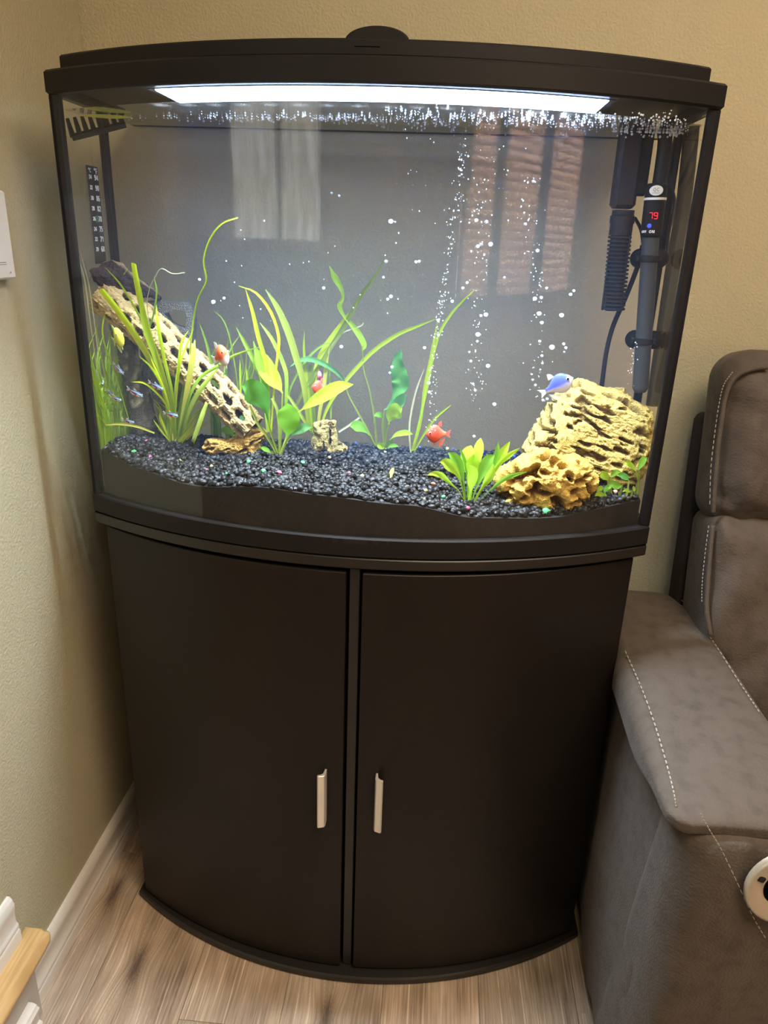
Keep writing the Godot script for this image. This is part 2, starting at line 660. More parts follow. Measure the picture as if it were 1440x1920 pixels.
func make_materials() -> void:
	var wall := mat("olive_beige_paint", Color(0.46, 0.415, 0.275), 0.62, 0.35)
	relief(wall, noise_tex(0.05, 3, 512), 0.085, 5.5)
	var cl := mat("ceiling_paint", Color(0.75, 0.72, 0.66), 0.9)
	relief(cl, noise_tex(0.05, 3, 256), 0.1, 3.0)
	mat("white_trim_paint", Color(0.72, 0.68, 0.61), 0.42)
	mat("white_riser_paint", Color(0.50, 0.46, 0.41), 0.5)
	mat("white_plastic", Color(0.70, 0.68, 0.62), 0.4)
	mat("grey_mark", Color(0.30, 0.29, 0.27), 0.5)
	wood_tex = grain_texture(384, 1024, ramp2([[0.0, Color(0.13, 0.092, 0.068)], [0.35, Color(0.34, 0.255, 0.185)], [0.6, Color(0.45, 0.35, 0.26)], [1.0, Color(0.74, 0.62, 0.50)]]), 5, [[150.0, 420.0, 34.0]])
	oak_tex = grain_texture(128, 512, ramp2([[0.0, Color(0.36, 0.20, 0.07)], [0.5, Color(0.62, 0.40, 0.175)], [1.0, Color(0.74, 0.52, 0.26)]]), 9, [])
	for k in 3:
		var fl := mat("floor_laminate_%d" % k, [Color(1, 1, 1), Color(0.90, 0.88, 0.87), Color(1.07, 1.03, 1.0)][k], 0.42, 0.45)
		fl.albedo_texture = wood_tex
	mat("floor_joint", Color(0.04, 0.03, 0.022), 0.9)
	var oak := mat("oiled_oak", Color(1, 1, 1), 0.38)
	oak.albedo_texture = oak_tex
	var cab := mat("black_brown_laminate", Color(0.0125, 0.0095, 0.008), 0.42, 0.34)
	relief(cab, noise_tex(0.22, 2, 256), 0.012, 9.0)
	mat("black_edge_laminate", Color(0.016, 0.0135, 0.012), 0.4, 0.5)
	mat("dark_gap", Color(0.004, 0.004, 0.004), 0.9, 0.1)
	mat("black_plastic", Color(0.014, 0.013, 0.0135), 0.45, 0.30)
	mat("black_silicone", Color(0.008, 0.008, 0.010), 0.4, 0.25)
	mat("grey_plastic", Color(0.05, 0.055, 0.06), 0.45, 0.25)
	mat("satin_metal", Color(0.56, 0.50, 0.40), 0.36, 0.5, 0.5)
	mat("brushed_nickel", Color(0.80, 0.76, 0.69), 0.38, 0.5, 0.45)
	var g := mat("aquarium_glass", Color(0.9, 1.0, 0.97, 0.003), 0.0, 0.36)
	g.transparency = BaseMaterial3D.TRANSPARENCY_ALPHA
	g.albedo_color.a = 0.003
	var wg := mat("wet_glass", Color(0.9, 1.0, 0.97), 0.0, 0.14)
	wg.transparency = BaseMaterial3D.TRANSPARENCY_ALPHA
	wg.albedo_color.a = 0.003
	var w := mat("water_skin", Color(0.9, 0.97, 1.0), 0.02, 0.5)
	w.transparency = BaseMaterial3D.TRANSPARENCY_ALPHA
	w.albedo_color.a = 0.02
	var su := mat("brown_suede", Color(0.102, 0.082, 0.067), 0.74, 0.35)
	su.albedo_texture = noise_tex(0.012, 4, 512, FastNoiseLite.TYPE_SIMPLEX_SMOOTH, ramp2([[0.0, Color(0.62, 0.60, 0.58)], [0.5, Color(0.95, 0.93, 0.92)], [1.0, Color(1, 1, 1)]]), 3)
	relief(su, noise_tex(0.09, 4, 512, FastNoiseLite.TYPE_SIMPLEX_SMOOTH, null, 8), 0.09, 4.0)
	su.rim_enabled = true
	su.rim = 0.5
	su.rim_tint = 0.6
	mat("dark_suede", Color(0.035, 0.029, 0.025), 0.8, 0.3)
	mat("pale_thread", Color(0.40, 0.36, 0.31), 0.7)
	mat("black_gravel_bed", Color(0.009, 0.009, 0.010), 0.65, 0.4)
	var pb := mat("black_pebble", Color(1, 1, 1), 0.42, 0.36)
	pb.vertex_color_use_as_albedo = true
	var ro := mat("ochre_stone", Color(1, 1, 1), 0.9, 0.1)
	ro.vertex_color_use_as_albedo = true
	relief(ro, noise_tex(0.06, 4, 512, FastNoiseLite.TYPE_SIMPLEX_SMOOTH, null, 4), 0.25, 14.0)
	ro.albedo_texture = noise_tex(0.03, 4, 256, FastNoiseLite.TYPE_SIMPLEX_SMOOTH, ramp2([[0.0, Color(0.45, 0.36, 0.26)], [0.45, Color(0.85, 0.82, 0.74)], [1.0, Color(1, 1, 1)]]), 14)
	var lg := mat("pale_cholla_wood", Color(1, 1, 1), 0.9, 0.1)
	lg.vertex_color_use_as_albedo = true
	relief(lg, noise_tex(0.08, 3, 256, FastNoiseLite.TYPE_SIMPLEX_SMOOTH, null, 6), 0.12, 18.0)
	var dw := mat("dark_driftwood", Color(1, 1, 1), 0.9, 0.1)
	dw.vertex_color_use_as_albedo = true
	relief(dw, noise_tex(0.08, 4, 256, FastNoiseLite.TYPE_SIMPLEX_SMOOTH, null, 16), 0.3, 16.0)
	var gs := mat("grey_stone", Color(0.24, 0.24, 0.22), 0.9, 0.1)
	relief(gs, noise_tex(0.09, 4, 256, FastNoiseLite.TYPE_SIMPLEX_SMOOTH, null, 26), 0.4, 14.0)
	leafy("lime_grass", Color(0.50, 0.62, 0.03), 0.9)
	leafy("bright_grass", Color(0.36, 0.50, 0.03), 0.9)
	leafy("mid_grass", Color(0.23, 0.37, 0.055), 0.8)
	leafy("olive_grass", Color(0.185, 0.235, 0.045), 0.7)
	leafy("yellow_grass", Color(0.52, 0.52, 0.10), 0.9)
	leafy("pale_stalk", Color(0.50, 0.52, 0.32), 0.7)
	leafy("leaf_green", Color(0.16, 0.36, 0.045), 0.7)
	leafy("leaf_dark", Color(0.085, 0.24, 0.055), 0.6)
	leafy("leaf_lime", Color(0.36, 0.58, 0.05), 0.9)
	leafy("leaf_blue_green", Color(0.13, 0.33, 0.12), 0.7)
	mat("stem_green", Color(0.16, 0.19, 0.06), 0.6)

# ---------------------------------------------------------------- room
func room() -> void:
	var wall: Material = mats["olive_beige_paint"]
	var g := Geo.new()
	g_box(g, Vector3(1.8, 1.25, -0.05), Vector3(5.0, 2.5, 0.1), 0.001)
	struct("wall_back", g, wall, "olive beige painted wall with orange-peel relief behind the aquarium")
	g = Geo.new()
	g_box(g, Vector3(-0.615, 1.25, 0.35), Vector3(0.1, 2.5, 0.7), 0.004)
	struct("wall_left", g, wall, "olive beige painted wall left of the aquarium")
	g = Geo.new()
	g_box(g, Vector3(-2.7, 1.25, 0.65), Vector3(4.07, 2.5, 0.1), 0.004)
	struct("wall_hall", g, wall, "olive beige wall of the stair hall")
	g = Geo.new()
	g_box(g, Vector3(4.25, 1.25, 2.0), Vector3(0.1, 2.5, 4.2), 0.002)
	struct("wall_right", g, wall, "olive beige wall at the far right of the room")
	g = Geo.new()
	g_box(g, Vector3(-4.78, 1.25, 2.35), Vector3(0.1, 2.5, 3.5), 0.002)
	struct("wall_far", g, wall, "olive beige wall at the end of the stair hall")
	g = Geo.new()
	g_box(g, Vector3(-0.3, 2.55, 2.0), Vector3(9.2, 0.1, 4.2), 0.002)
	struct("ceiling", g, mats["ceiling_paint"], "off-white ceiling")
	# front wall with two window openings
	g = Geo.new()
	for r in [[-4.83, -2.95, 0, 2.5], [-1.05, 1.2, 0, 2.5], [3.85, 4.3, 0, 2.5], [-2.95, -1.05, 0, 1.28], [-2.95, -1.05, 2.18, 2.5], [1.2, 3.85, 0, 0.98], [1.2, 3.85, 2.2, 2.5]]:
		g_box(g, Vector3((r[0] + r[1]) / 2.0, (r[2] + r[3]) / 2.0, 4.05), Vector3(r[1] - r[0], r[3] - r[2], 0.1), 0.001)
	struct("wall_front", g, wall, "olive beige wall with two windows behind the viewer")
	var day := mat("daylight_pane", Color(0.3, 0.32, 0.3), 0.3)
	day.emission_enabled = true
	day.emission_texture = noise_tex(0.02, 4, 256, FastNoiseLite.TYPE_SIMPLEX_SMOOTH, ramp2([[0.0, Color(0.05, 0.07, 0.03)], [0.42, Color(0.20, 0.25, 0.15)], [0.55, Color(0.45, 0.48, 0.38)], [0.72, Color(1, 1, 1)], [1.0, Color(1, 1, 1)]]), 33)
	day.emission = Color(0, 0, 0)
	day.emission_energy_multiplier = 2.6
	day.uv1_scale = Vector3(1.6, 0.5, 1)
	var bright := mat("bright_pane", Color(0.3, 0.3, 0.3), 0.3)
	bright.emission_enabled = true
	bright.emission = Color(1.0, 0.92, 0.84)
	bright.emission_energy_multiplier = 24.0
	var w1 := thing("window_1", "", "", Vector3(-2.0, 1.28, 4.02), "", "structure")
	w1.set_meta("label", "window with a white mullion, behind the viewer")
	g = Geo.new()
	for r in [[-2.95, -2.90, 1.28, 2.18], [-1.10, -1.05, 1.28, 2.18], [-1.88, -1.80, 1.28, 2.18], [-2.95, -1.05, 1.25, 1.31], [-2.95, -1.05, 2.13, 2.18]]:
		g_box(g, Vector3((r[0] + r[1]) / 2.0, (r[2] + r[3]) / 2.0, 4.0), Vector3(r[1] - r[0], r[3] - r[2], 0.08), 0.006)
	part("window_frame", g, mats["white_trim_paint"], w1)
	for r in [[-2.90, -1.88], [-1.80, -1.10]]:
		g = Geo.new()
		g_box(g, Vector3((r[0] + r[1]) / 2.0, 1.72, 4.04), Vector3(r[1] - r[0] + 0.02, 0.84, 0.012), 0.001)
		part("pane", g, day, w1)
	var w2 := thing("window_2", "", "", Vector3(2.5, 0.98, 4.02), "", "structure")
	w2.set_meta("label", "window with louvred shutters, behind the viewer")
	g = Geo.new()
	for r in [[1.2, 1.26, 0.98, 2.2], [1.76, 1.95, 0.98, 2.2], [2.70, 2.93, 0.98, 2.2], [3.76, 3.85, 0.98, 2.2], [1.2, 3.85, 0.95, 1.02], [1.2, 3.85, 2.15, 2.2]]:
		g_box(g, Vector3((r[0] + r[1]) / 2.0, (r[2] + r[3]) / 2.0, 3.97), Vector3(r[1] - r[0], r[3] - r[2], 0.06), 0.006)
	part("shutter_frame", g, mat("dark_window_frame", Color(0.10, 0.10, 0.12), 0.5), w2)
	g = Geo.new()
	g_box(g, Vector3(2.5, 1.59, 4.06), Vector3(2.6, 1.2, 0.012), 0.001)
	part("pane", g, bright, w2)
	var sl := mat("shutter_slat", Color(0.8, 0.74, 0.70), 0.5)
	sl.backlight_enabled = true
	sl.backlight = Color(0.9, 0.85, 0.82)
	for r in [[1.26, 1.76], [1.95, 2.70], [2.93, 3.76]]:
		g = Geo.new()
		g_box(g, Vector3(0, 0, 0), Vector3(r[1] - r[0] - 0.01, 0.084, 0.006), 0.002)
		var sm := g.mesh()
		for k in 20:
			var o := put("slat", sm, sl, w2)
			o.position = Vector3((r[0] + r[1]) / 2.0, 1.05 + k * 0.0575, 3.97) - w2.position
			o.rotation_degrees.x = 14.0
	# floor of grey-brown planks
	var fl := thing("floor", "grey-brown laminate plank floor with pale grain and a dark knot", "", Vector3.ZERO, "", "structure")
	g = Geo.new()
	g_box(g, Vector3(-0.3, -0.056, 2.0), Vector3(9.2, 0.1, 4.2), 0.001)
	part("subfloor", g, mats["floor_joint"], fl)
	var pw := 0.182
	var x := -0.655
	var row := 0
	rng.seed = 5
	while x < 4.2:
		var z: float = [-0.98, -0.35, -0.62, -0.15, -0.80, -0.5][row % 6]
		while z < 4.0:
			var z1 := minf(z + 1.21, 4.0)
			var z0 := maxf(z, 0.0)
			if z1 > z0 + 0.02 and (x > -0.56 or true):
				plank(fl, x, x + pw, z0, z1)
			z += 1.21
		x += pw
		row += 1
	x = -0.655 - pw
	while x > -4.9:
		for r in [[0.7, 1.9], [1.9, 3.1], [3.1, 4.0]]:
			plank(fl, x, x + pw, r[0], r[1])
		x -= pw
	# ceiling lamp
	var lamp := thing("ceiling_lamp", "square warm ceiling lamp panel above the viewer", "lamp", Vector3(0.72, 2.43, 1.38))
	g = Geo.new()
	g_box(g, Vector3(0.72, 2.465, 1.38), Vector3(1.14, 0.07, 1.14), 0.008)
	part("base", g, mats["brushed_nickel"], lamp)
	g = Geo.new()
	g_box(g, Vector3(0.72, 2.424, 1.38), Vector3(1.08, 0.016, 1.08), 0.004)
	var gl := mat("lamp_glow", Color(0.9, 0.85, 0.75), 0.4)
	gl.emission_enabled = true
	gl.emission = Color(1.0, 0.83, 0.6)
	gl.emission_energy_multiplier = 0.8
	part("diffuser", g, gl, lamp)
	# dark screen on the front wall, seen only as a reflection
	var tv := thing("television", "dark flat television on the wall behind the viewer", "television", Vector3(0.76, 1.62, 3.96))
	g = Geo.new()
	g_box(g, Vector3(0.76, 1.96, 3.965), Vector3(1.12, 0.66, 0.05), 0.008)
	part("body", g, mats["black_plastic"], tv)
	g = Geo.new()
	g_box(g, Vector3(0.76, 1.96, 3.937), Vector3(1.08, 0.62, 0.006), 0.001)
	part("screen", g, mats["black_silicone"], tv)
	# baseboard of the left wall
	g = Geo.new()
	var bx := -0.565
	var prof := [[bx, 0.0], [bx + 0.0145, 0.0], [bx + 0.0145, 0.022], [bx + 0.012, 0.026], [bx + 0.0135, 0.031], [bx + 0.0125, 0.037], [bx + 0.0095, 0.041], [bx + 0.0095, 0.060], [bx + 0.012, 0.072], [bx + 0.0125, 0.082], [bx + 0.010, 0.087], [bx + 0.0095, 0.091], [bx + 0.005, 0.0965], [bx, 0.0965]]
	g_sweep_z(g, prof, 0.0, 0.603)
	struct("baseboard_left", g, mats["white_trim_paint"], "white moulded baseboard along the left wall")
	g = Geo.new()
	var p2 := []
	for p in prof:
		p2.append([p[0] - bx, p[1]])
	g_sweep_z(g, p2, -0.55, 4.2)
	for i in g.v.size():
		g.v[i] = Vector3(g.v[i].z, g.v[i].y, g.v[i].x)
	g.t.reverse()
	struct("baseboard_back", g, mats["white_trim_paint"], "white moulded baseboard along the back wall")

func plank(fl: Node3D, x0: float, x1: float, z0: float, z1: float) -> void:
	var g := Geo.new()
	g_box(g, Vector3((x0 + x1) / 2.0, -0.003, (z0 + z1) / 2.0), Vector3(x1 - x0 - 0.0006, 0.006, z1 - z0 - 0.0006), 0.0006)
	var ou := rng.randf() * 0.5
	var ov := rng.randf()
	if x0 < -0.45 and x0 > -0.5 and z0 < 0.1:
		ou = 0.21
		ov = 0.0
	for i in g.v.size():
		g.uv[i] = Vector2((g.v[i].x - x0) / 0.36 + ou, (g.v[i].z - z0) / 1.21 + ov)
	part("plank", g, mats["floor_laminate_%d" % rng.randi_range(0, 2)], fl)

func stairs() -> void:
	var t := thing("stair_step", "golden oak stair tread with rounded nosing over a white riser", "stair", Vector3(-0.565, 0.0, 0.58))
	var g := Geo.new()
	# the nosing runs past the wall's end; beyond it the tread is full depth
	var o := PackedVector2Array()
	var pts := [[-0.5665, 0.573], [-0.532, 0.573], [-0.517, 0.578], [-0.512, 0.588], [-0.511, 0.61], [-0.511, 1.65], [-0.83, 1.65], [-0.83, 0.702], [-0.5645, 0.702]]
	for p in pts:
		o.append(Vector2(p[0], p[1]))
	g_prism(g, o, 0.152, 0.181, 0.009)
	for i in g.v.size():
		g.uv[i] = Vector2(g.v[i].x * 4.0 + g.v[i].y * 4.0, g.v[i].z * 1.2)
	part("tread", g, mats["oiled_oak"], t, 50.0)
	g = Geo.new()
	g_box(g, Vector3(-0.547, 0.0765, 1.13), Vector3(0.018, 0.151, 1.05), 0.001)
	part("riser", g, mats["white_riser_paint"], t)
	g = Geo.new()
	g_box(g, Vector3(-0.838, 0.26, 1.18), Vector3(0.018, 0.157, 0.94), 0.001)
	part("riser", g, mats["white_riser_paint"], t)
	g = Geo.new()
	g_box(g, Vector3(-1.0, 0.352, 1.18), Vector3(0.36, 0.028, 0.94), 0.008)
	for i in g.v.size():
		g.uv[i] = Vector2(g.v[i].x * 4.0, g.v[i].z * 1.2)
	part("tread", g, mats["oiled_oak"], t)
	var prof := [[0.0, 0.0], [0.0145, 0.0], [0.0145, 0.022], [0.012, 0.026], [0.0135, 0.031], [0.0125, 0.037], [0.0095, 0.041], [0.0095, 0.060], [0.012, 0.072], [0.0125, 0.082], [0.010, 0.087], [0.0095, 0.091], [0.005, 0.0965], [0.0, 0.0965]]
	var p1 := []
	var p2 := []
	for p in prof:
		p1.append([p[0] * 0.9 - 0.565, p[1] + 0.181])
		p2.append([p[0] * 1.5 - 0.538, p[1] * 0.75])
	g = Geo.new()
	g_sweep_z(g, p1, 0.603, 0.70)
	struct("baseboard_stair", g, mats["white_trim_paint"], "white moulded baseboard standing on the oak tread")
	g = Geo.new()
	g_sweep_z(g, p2, 0.636, 1.65)
	struct("trim_1", g, mats["white_trim_paint"], "white moulding at the foot of the stair riser")

func wall_panel() -> void:
	var t := thing("thermostat", "white wall-mounted control panel with two slot lines, cut by the left edge", "wall control", Vector3(-0.565, 1.262, 0.39))
	var g := Geo.new()
	g_box(g, Vector3(-0.555, 1.324, 0.394), Vector3(0.02, 0.124, 0.088), 0.003)
	part("body", g, mats["white_plastic"], t)
	g = Geo.new()
	for y in [1.2835, 1.2865]:
		g_box(g, Vector3(-0.545, y, 0.412), Vector3(0.0012, 0.001, 0.078), 0.0002)
	part("slot", g, mats["grey_mark"], t)
	g = Geo.new()
	g_cyl(g, Vector3(-0.5456, 1.2725, 0.366), Vector3(-0.5442, 1.2725, 0.366), [[0, 0.0035], [0.8, 0.0033], [1, 0.0028]], 16)
	part("button", g, mats["white_plastic"], t)
	g = Geo.new()
	g_box(g, Vector3(-0.5441, 1.2718, 0.366), Vector3(0.0006, 0.0028, 0.0026), 0.0002)
	part("mark", g, mats["grey_mark"], t)

# ---------------------------------------------------------------- cabinet
func cabinet() -> void:
	var lam: Material = mats["black_brown_laminate"]
	var edge: Material = mats["black_edge_laminate"]
	var t := thing("aquarium_cabinet", "black-brown bow-front aquarium cabinet with two curved doors", "cabinet", Vector3(0, 0, 0.25))
	var zb := 0.022
	var g := Geo.new()
	g_prism(g, bow_outline(0.927, 0.1477, 0.3427, zb), 0.0, 0.0165, 0.003)
	part("plinth", g, edge, t)
	g = Geo.new()
	g_prism(g, bow_outline(0.880, 0.118, 0.330, zb), 0.0165, 0.8640, 0.001)
	part("body", g, mats["dark_gap"], t)
	for s in [-1, 1]:
		g = Geo.new()
		g_box(g, Vector3(s * 0.4415, 0.4395, 0.176), Vector3(0.014, 0.845, 0.30), 0.001)
		part("side_panel", g, lam, t)
	g = Geo.new()
	g_box(g, Vector3(-0.0005, 0.4395, 0.455), Vector3(0.0165, 0.845, 0.018), 0.001)
	part("mullion", g, edge, t)
	g = Geo.new()
	g_prism(g, bow_outline(0.9311, BULGE, ZC, zb), 0.8640, 0.8825, 0.002)
	part("top_slab", g, edge, t)
	for s in [-1, 1]:
		g = Geo.new()
		var x0 := -0.4487 if s < 0 else 0.0125
		var x1 := -0.0135 if s < 0 else 0.4487
		g_prism(g, bow_outline(0.8974, 0.1285, 0.3427, 0.0, 40, x0, x1, 0.018), 0.0195, 0.8575, 0.0012)
		var d := part("door", g, lam, t, 42.0, "left curved door" if s < 0 else "right curved door")
		g = Geo.new()
		var hx := -0.049 if s < 0 else 0.0515
		var zf := bow(0.8974, 0.1285, 0.3427, hx)
		var q: float = -1.0 if s > 0 else 1.0

		# pull with a flat front bar, hollowed neck and narrow foot on the door
		var prof := [[0.0045, 0.0], [0.0080, 0.0], [0.0080, 0.0145], [0.0058, 0.0185], [-0.0038, 0.0215], [-0.0058, 0.0195], [-0.0058, 0.0165], [-0.0010, 0.0150], [0.0030, 0.0112]]
		var ol := PackedVector2Array()
		for p in prof:
			ol.append(Vector2(hx + p[0] * q, zf + p[1]))
		g_prism(g, ol, 0.3735, 0.4845, 0.0008)
		var h := part("handle", g, mats["brushed_nickel"], d, 42.0, "nickel pull bar")

# ---------------------------------------------------------------- tank
func tank() -> void:
	var pl: Material = mats["black_plastic"]
	var sil: Material = mats["black_silicone"]
	var gl: Material = mats["aquarium_glass"]
	var t := thing("aquarium_tank", "bow-front glass aquarium with black trim and corner seals", "aquarium", Vector3(0, 0.8833, 0.3))
	var g := Geo.new()
	g_prism(g, bow_outline(0.9311, BULGE, ZC, ZB - 0.008), 0.8833, Y_BT, 0.0025)
	part("bottom_trim", g, pl, t)
	g = Geo.new()
	g_prism(g, bow_outline(0.9311 * 0.999, BULGE - 0.0004, ZC - 0.001, ZB - 0.006, 48), 0.8821, 0.8834, 0.0003)
	part("trim_gap", g, mats["dark_gap"], t)
	# top frame: front band, sides and back
	g = Geo.new()
	g_prism(g, bow_outline(W_RIM, BULGE, ZC, 0.0, 48, -9, 9, 0.020), Y_RB, 1.5443, 0.003)
	g_box(g, Vector3(-0.4575, 1.529, 0.185), Vector3(0.020, 0.030, 0.31), 0.002)
	g_box(g, Vector3(0.4575, 1.529, 0.185), Vector3(0.020, 0.030, 0.31), 0.002)
	g_box(g, Vector3(0, 1.529, 0.038), Vector3(0.93, 0.030, 0.018), 0.002)
	part("top_frame", g, pl, t)
	g = Geo.new()
	g_prism(g, bow_outline(0.918, BULGE, ZC, 0.0, 56, -9, 9, 0.008), Y_BT - 0.01, Y_RB + 0.004, 0.0005)
	part("front_glass", g, gl, t)
	for s in [-1, 1]:
		g = Geo.new()
		g_box(g, Vector3(s * 0.4590, (Y_BT + Y_RB) / 2.0, (ZB + 0.333) / 2.0), Vector3(0.006, Y_RB - Y_BT, 0.333 - ZB), 0.0004)
		part("side_glass", g, gl, t)
		g = Geo.new()
		g_box(g, Vector3(s * 0.4575, (Y_BT + Y_RB) / 2.0, 0.3385), Vector3(0.0155, Y_RB - Y_BT + 0.002, 0.0135), 0.002)
		part("corner_seal", g, sil, t)
		g = Geo.new()
		g_box(g, Vector3(s * 0.4545, (Y_BT + Y_RB) / 2.0, ZB + 0.006), Vector3(0.012, Y_RB - Y_BT + 0.002, 0.016), 0.003)
		part("corner_seal", g, sil, t)
	g = Geo.new()
	g_box(g, Vector3(0, (Y_BT + Y_RB) / 2.0, ZB - 0.003), Vector3(0.914, Y_RB - Y_BT, 0.006), 0.0004)
	part("back_glass", g, mats["wet_glass"], t)
	g = Geo.new()
	g_prism(g, bow_outline(0.898, BULGE - 0.002, 0.333, ZB + 0.004, 48), Y_W - 0.0004, Y_W, 0.0001)
	var ws := single("water_surface", g, mats["water_skin"], "still water surface just under the lit hood of the aquarium", "water", "", "stuff", 42.0, Vector3(0, Y_W, 0.33))
	var fog := FogVolume.new()
	fog.name = "water_haze"
	fog.size = Vector3(0.886, 0.545, 0.132)
	fog.position = Vector3(0, 1.222, 0.266)
	var fm := FogMaterial.new()
	fm.density = 0.64
	fm.albedo = Color(0.45, 0.66, 0.92)
	fog.material = fm
	tag(fog, "faint blue-white haze in the aquarium water", "water haze", "", "stuff")
	add_child(fog)

func hood() -> void:
	var pl: Material = mats["black_plastic"]
	var t := thing("aquarium_hood", "black plastic aquarium hood with lit light strip and feeding flap", "hood", Vector3(0, 1.5443, 0.3))
	var g := Geo.new()
	g_prism(g, bow_outline(0.8895, BULGE - 0.006, 0.3400, 0.03), 1.5443, 1.5640, 0.0025)
	part("lid", g, pl, t)
	g = Geo.new()
	# rounded feeding flap standing over the lid's front edge
	var o := PackedVector2Array()
	for i in 25:
		var a := PI * i / 24.0
		o.append(Vector2(0.0115 + cos(a) * 0.0395, sin(a) * 0.0165))
	g_prism(g, o, -0.06, 0.0, 0.002)
	g.xform(0, Transform3D(Basis(Vector3.RIGHT, PI / 2.0), Vector3.ZERO))
	for i in g.v.size():
		g.v[i] = Vector3(g.v[i].x, absf(g.v[i].y) + 1.5625, 0.4505 - absf(g.v[i].z))
	part("feeding_flap", g, pl, t)
	g = Geo.new()
	g_box(g, Vector3(0.0005, 1.5548, 0.4580), Vector3(0.031, 0.0012, 0.002), 0.0003)
	part("flap_slot", g, mats["dark_gap"], t)
	g = Geo.new()
	g_prism(g, bow_outline(0.880, BULGE - 0.01, 0.325, 0.048), 1.524, 1.5445, 0.001)
	part("underside", g, pl, t)
	g = Geo.new()
	g_prism(g, bow_outline(0.918, BULGE, ZC - 0.013, 0.30, 40, -0.298, 0.318, 0.105), 1.513, 1.5245, 0.002)
	var bar := part("light_bar", g, pl, t)
	var em := mat("led_glow", Color(0.9, 0.95, 1.0), 0.4)
	em.emission_enabled = true
	em.emission = Color(0.74, 0.84, 1.0)
	em.emission_energy_multiplier = 20.0
	g = Geo.new()
	g_prism(g, bow_outline(0.918, BULGE, ZC - 0.016, 0.30, 40, -0.285, 0.306, 0.095), 1.5112, 1.5132, 0.0005)
	part("led_diffuser", g, em, bar)

# ---------------------------------------------------------------- recliner
func stitches(called: String, pts: Array, n: int, parent: Node, lift: Vector3, w := 0.0016) -> void:
	var p := spline(pts, n)
	var g := Geo.new()
	for i in n:
		var a := p[i] + lift
		var b := p[i].lerp(p[i + 1], 0.62) + lift
		var d := (b - a)
		if d.length() < 0.0005:
			continue
		g_tube(g, PackedVector3Array([a, a.lerp(b, 0.5) + lift * 0.3, b]), [w * 0.55, w * 0.8, w * 0.55], 5)
	part(called, g, mats["pale_thread"], parent)

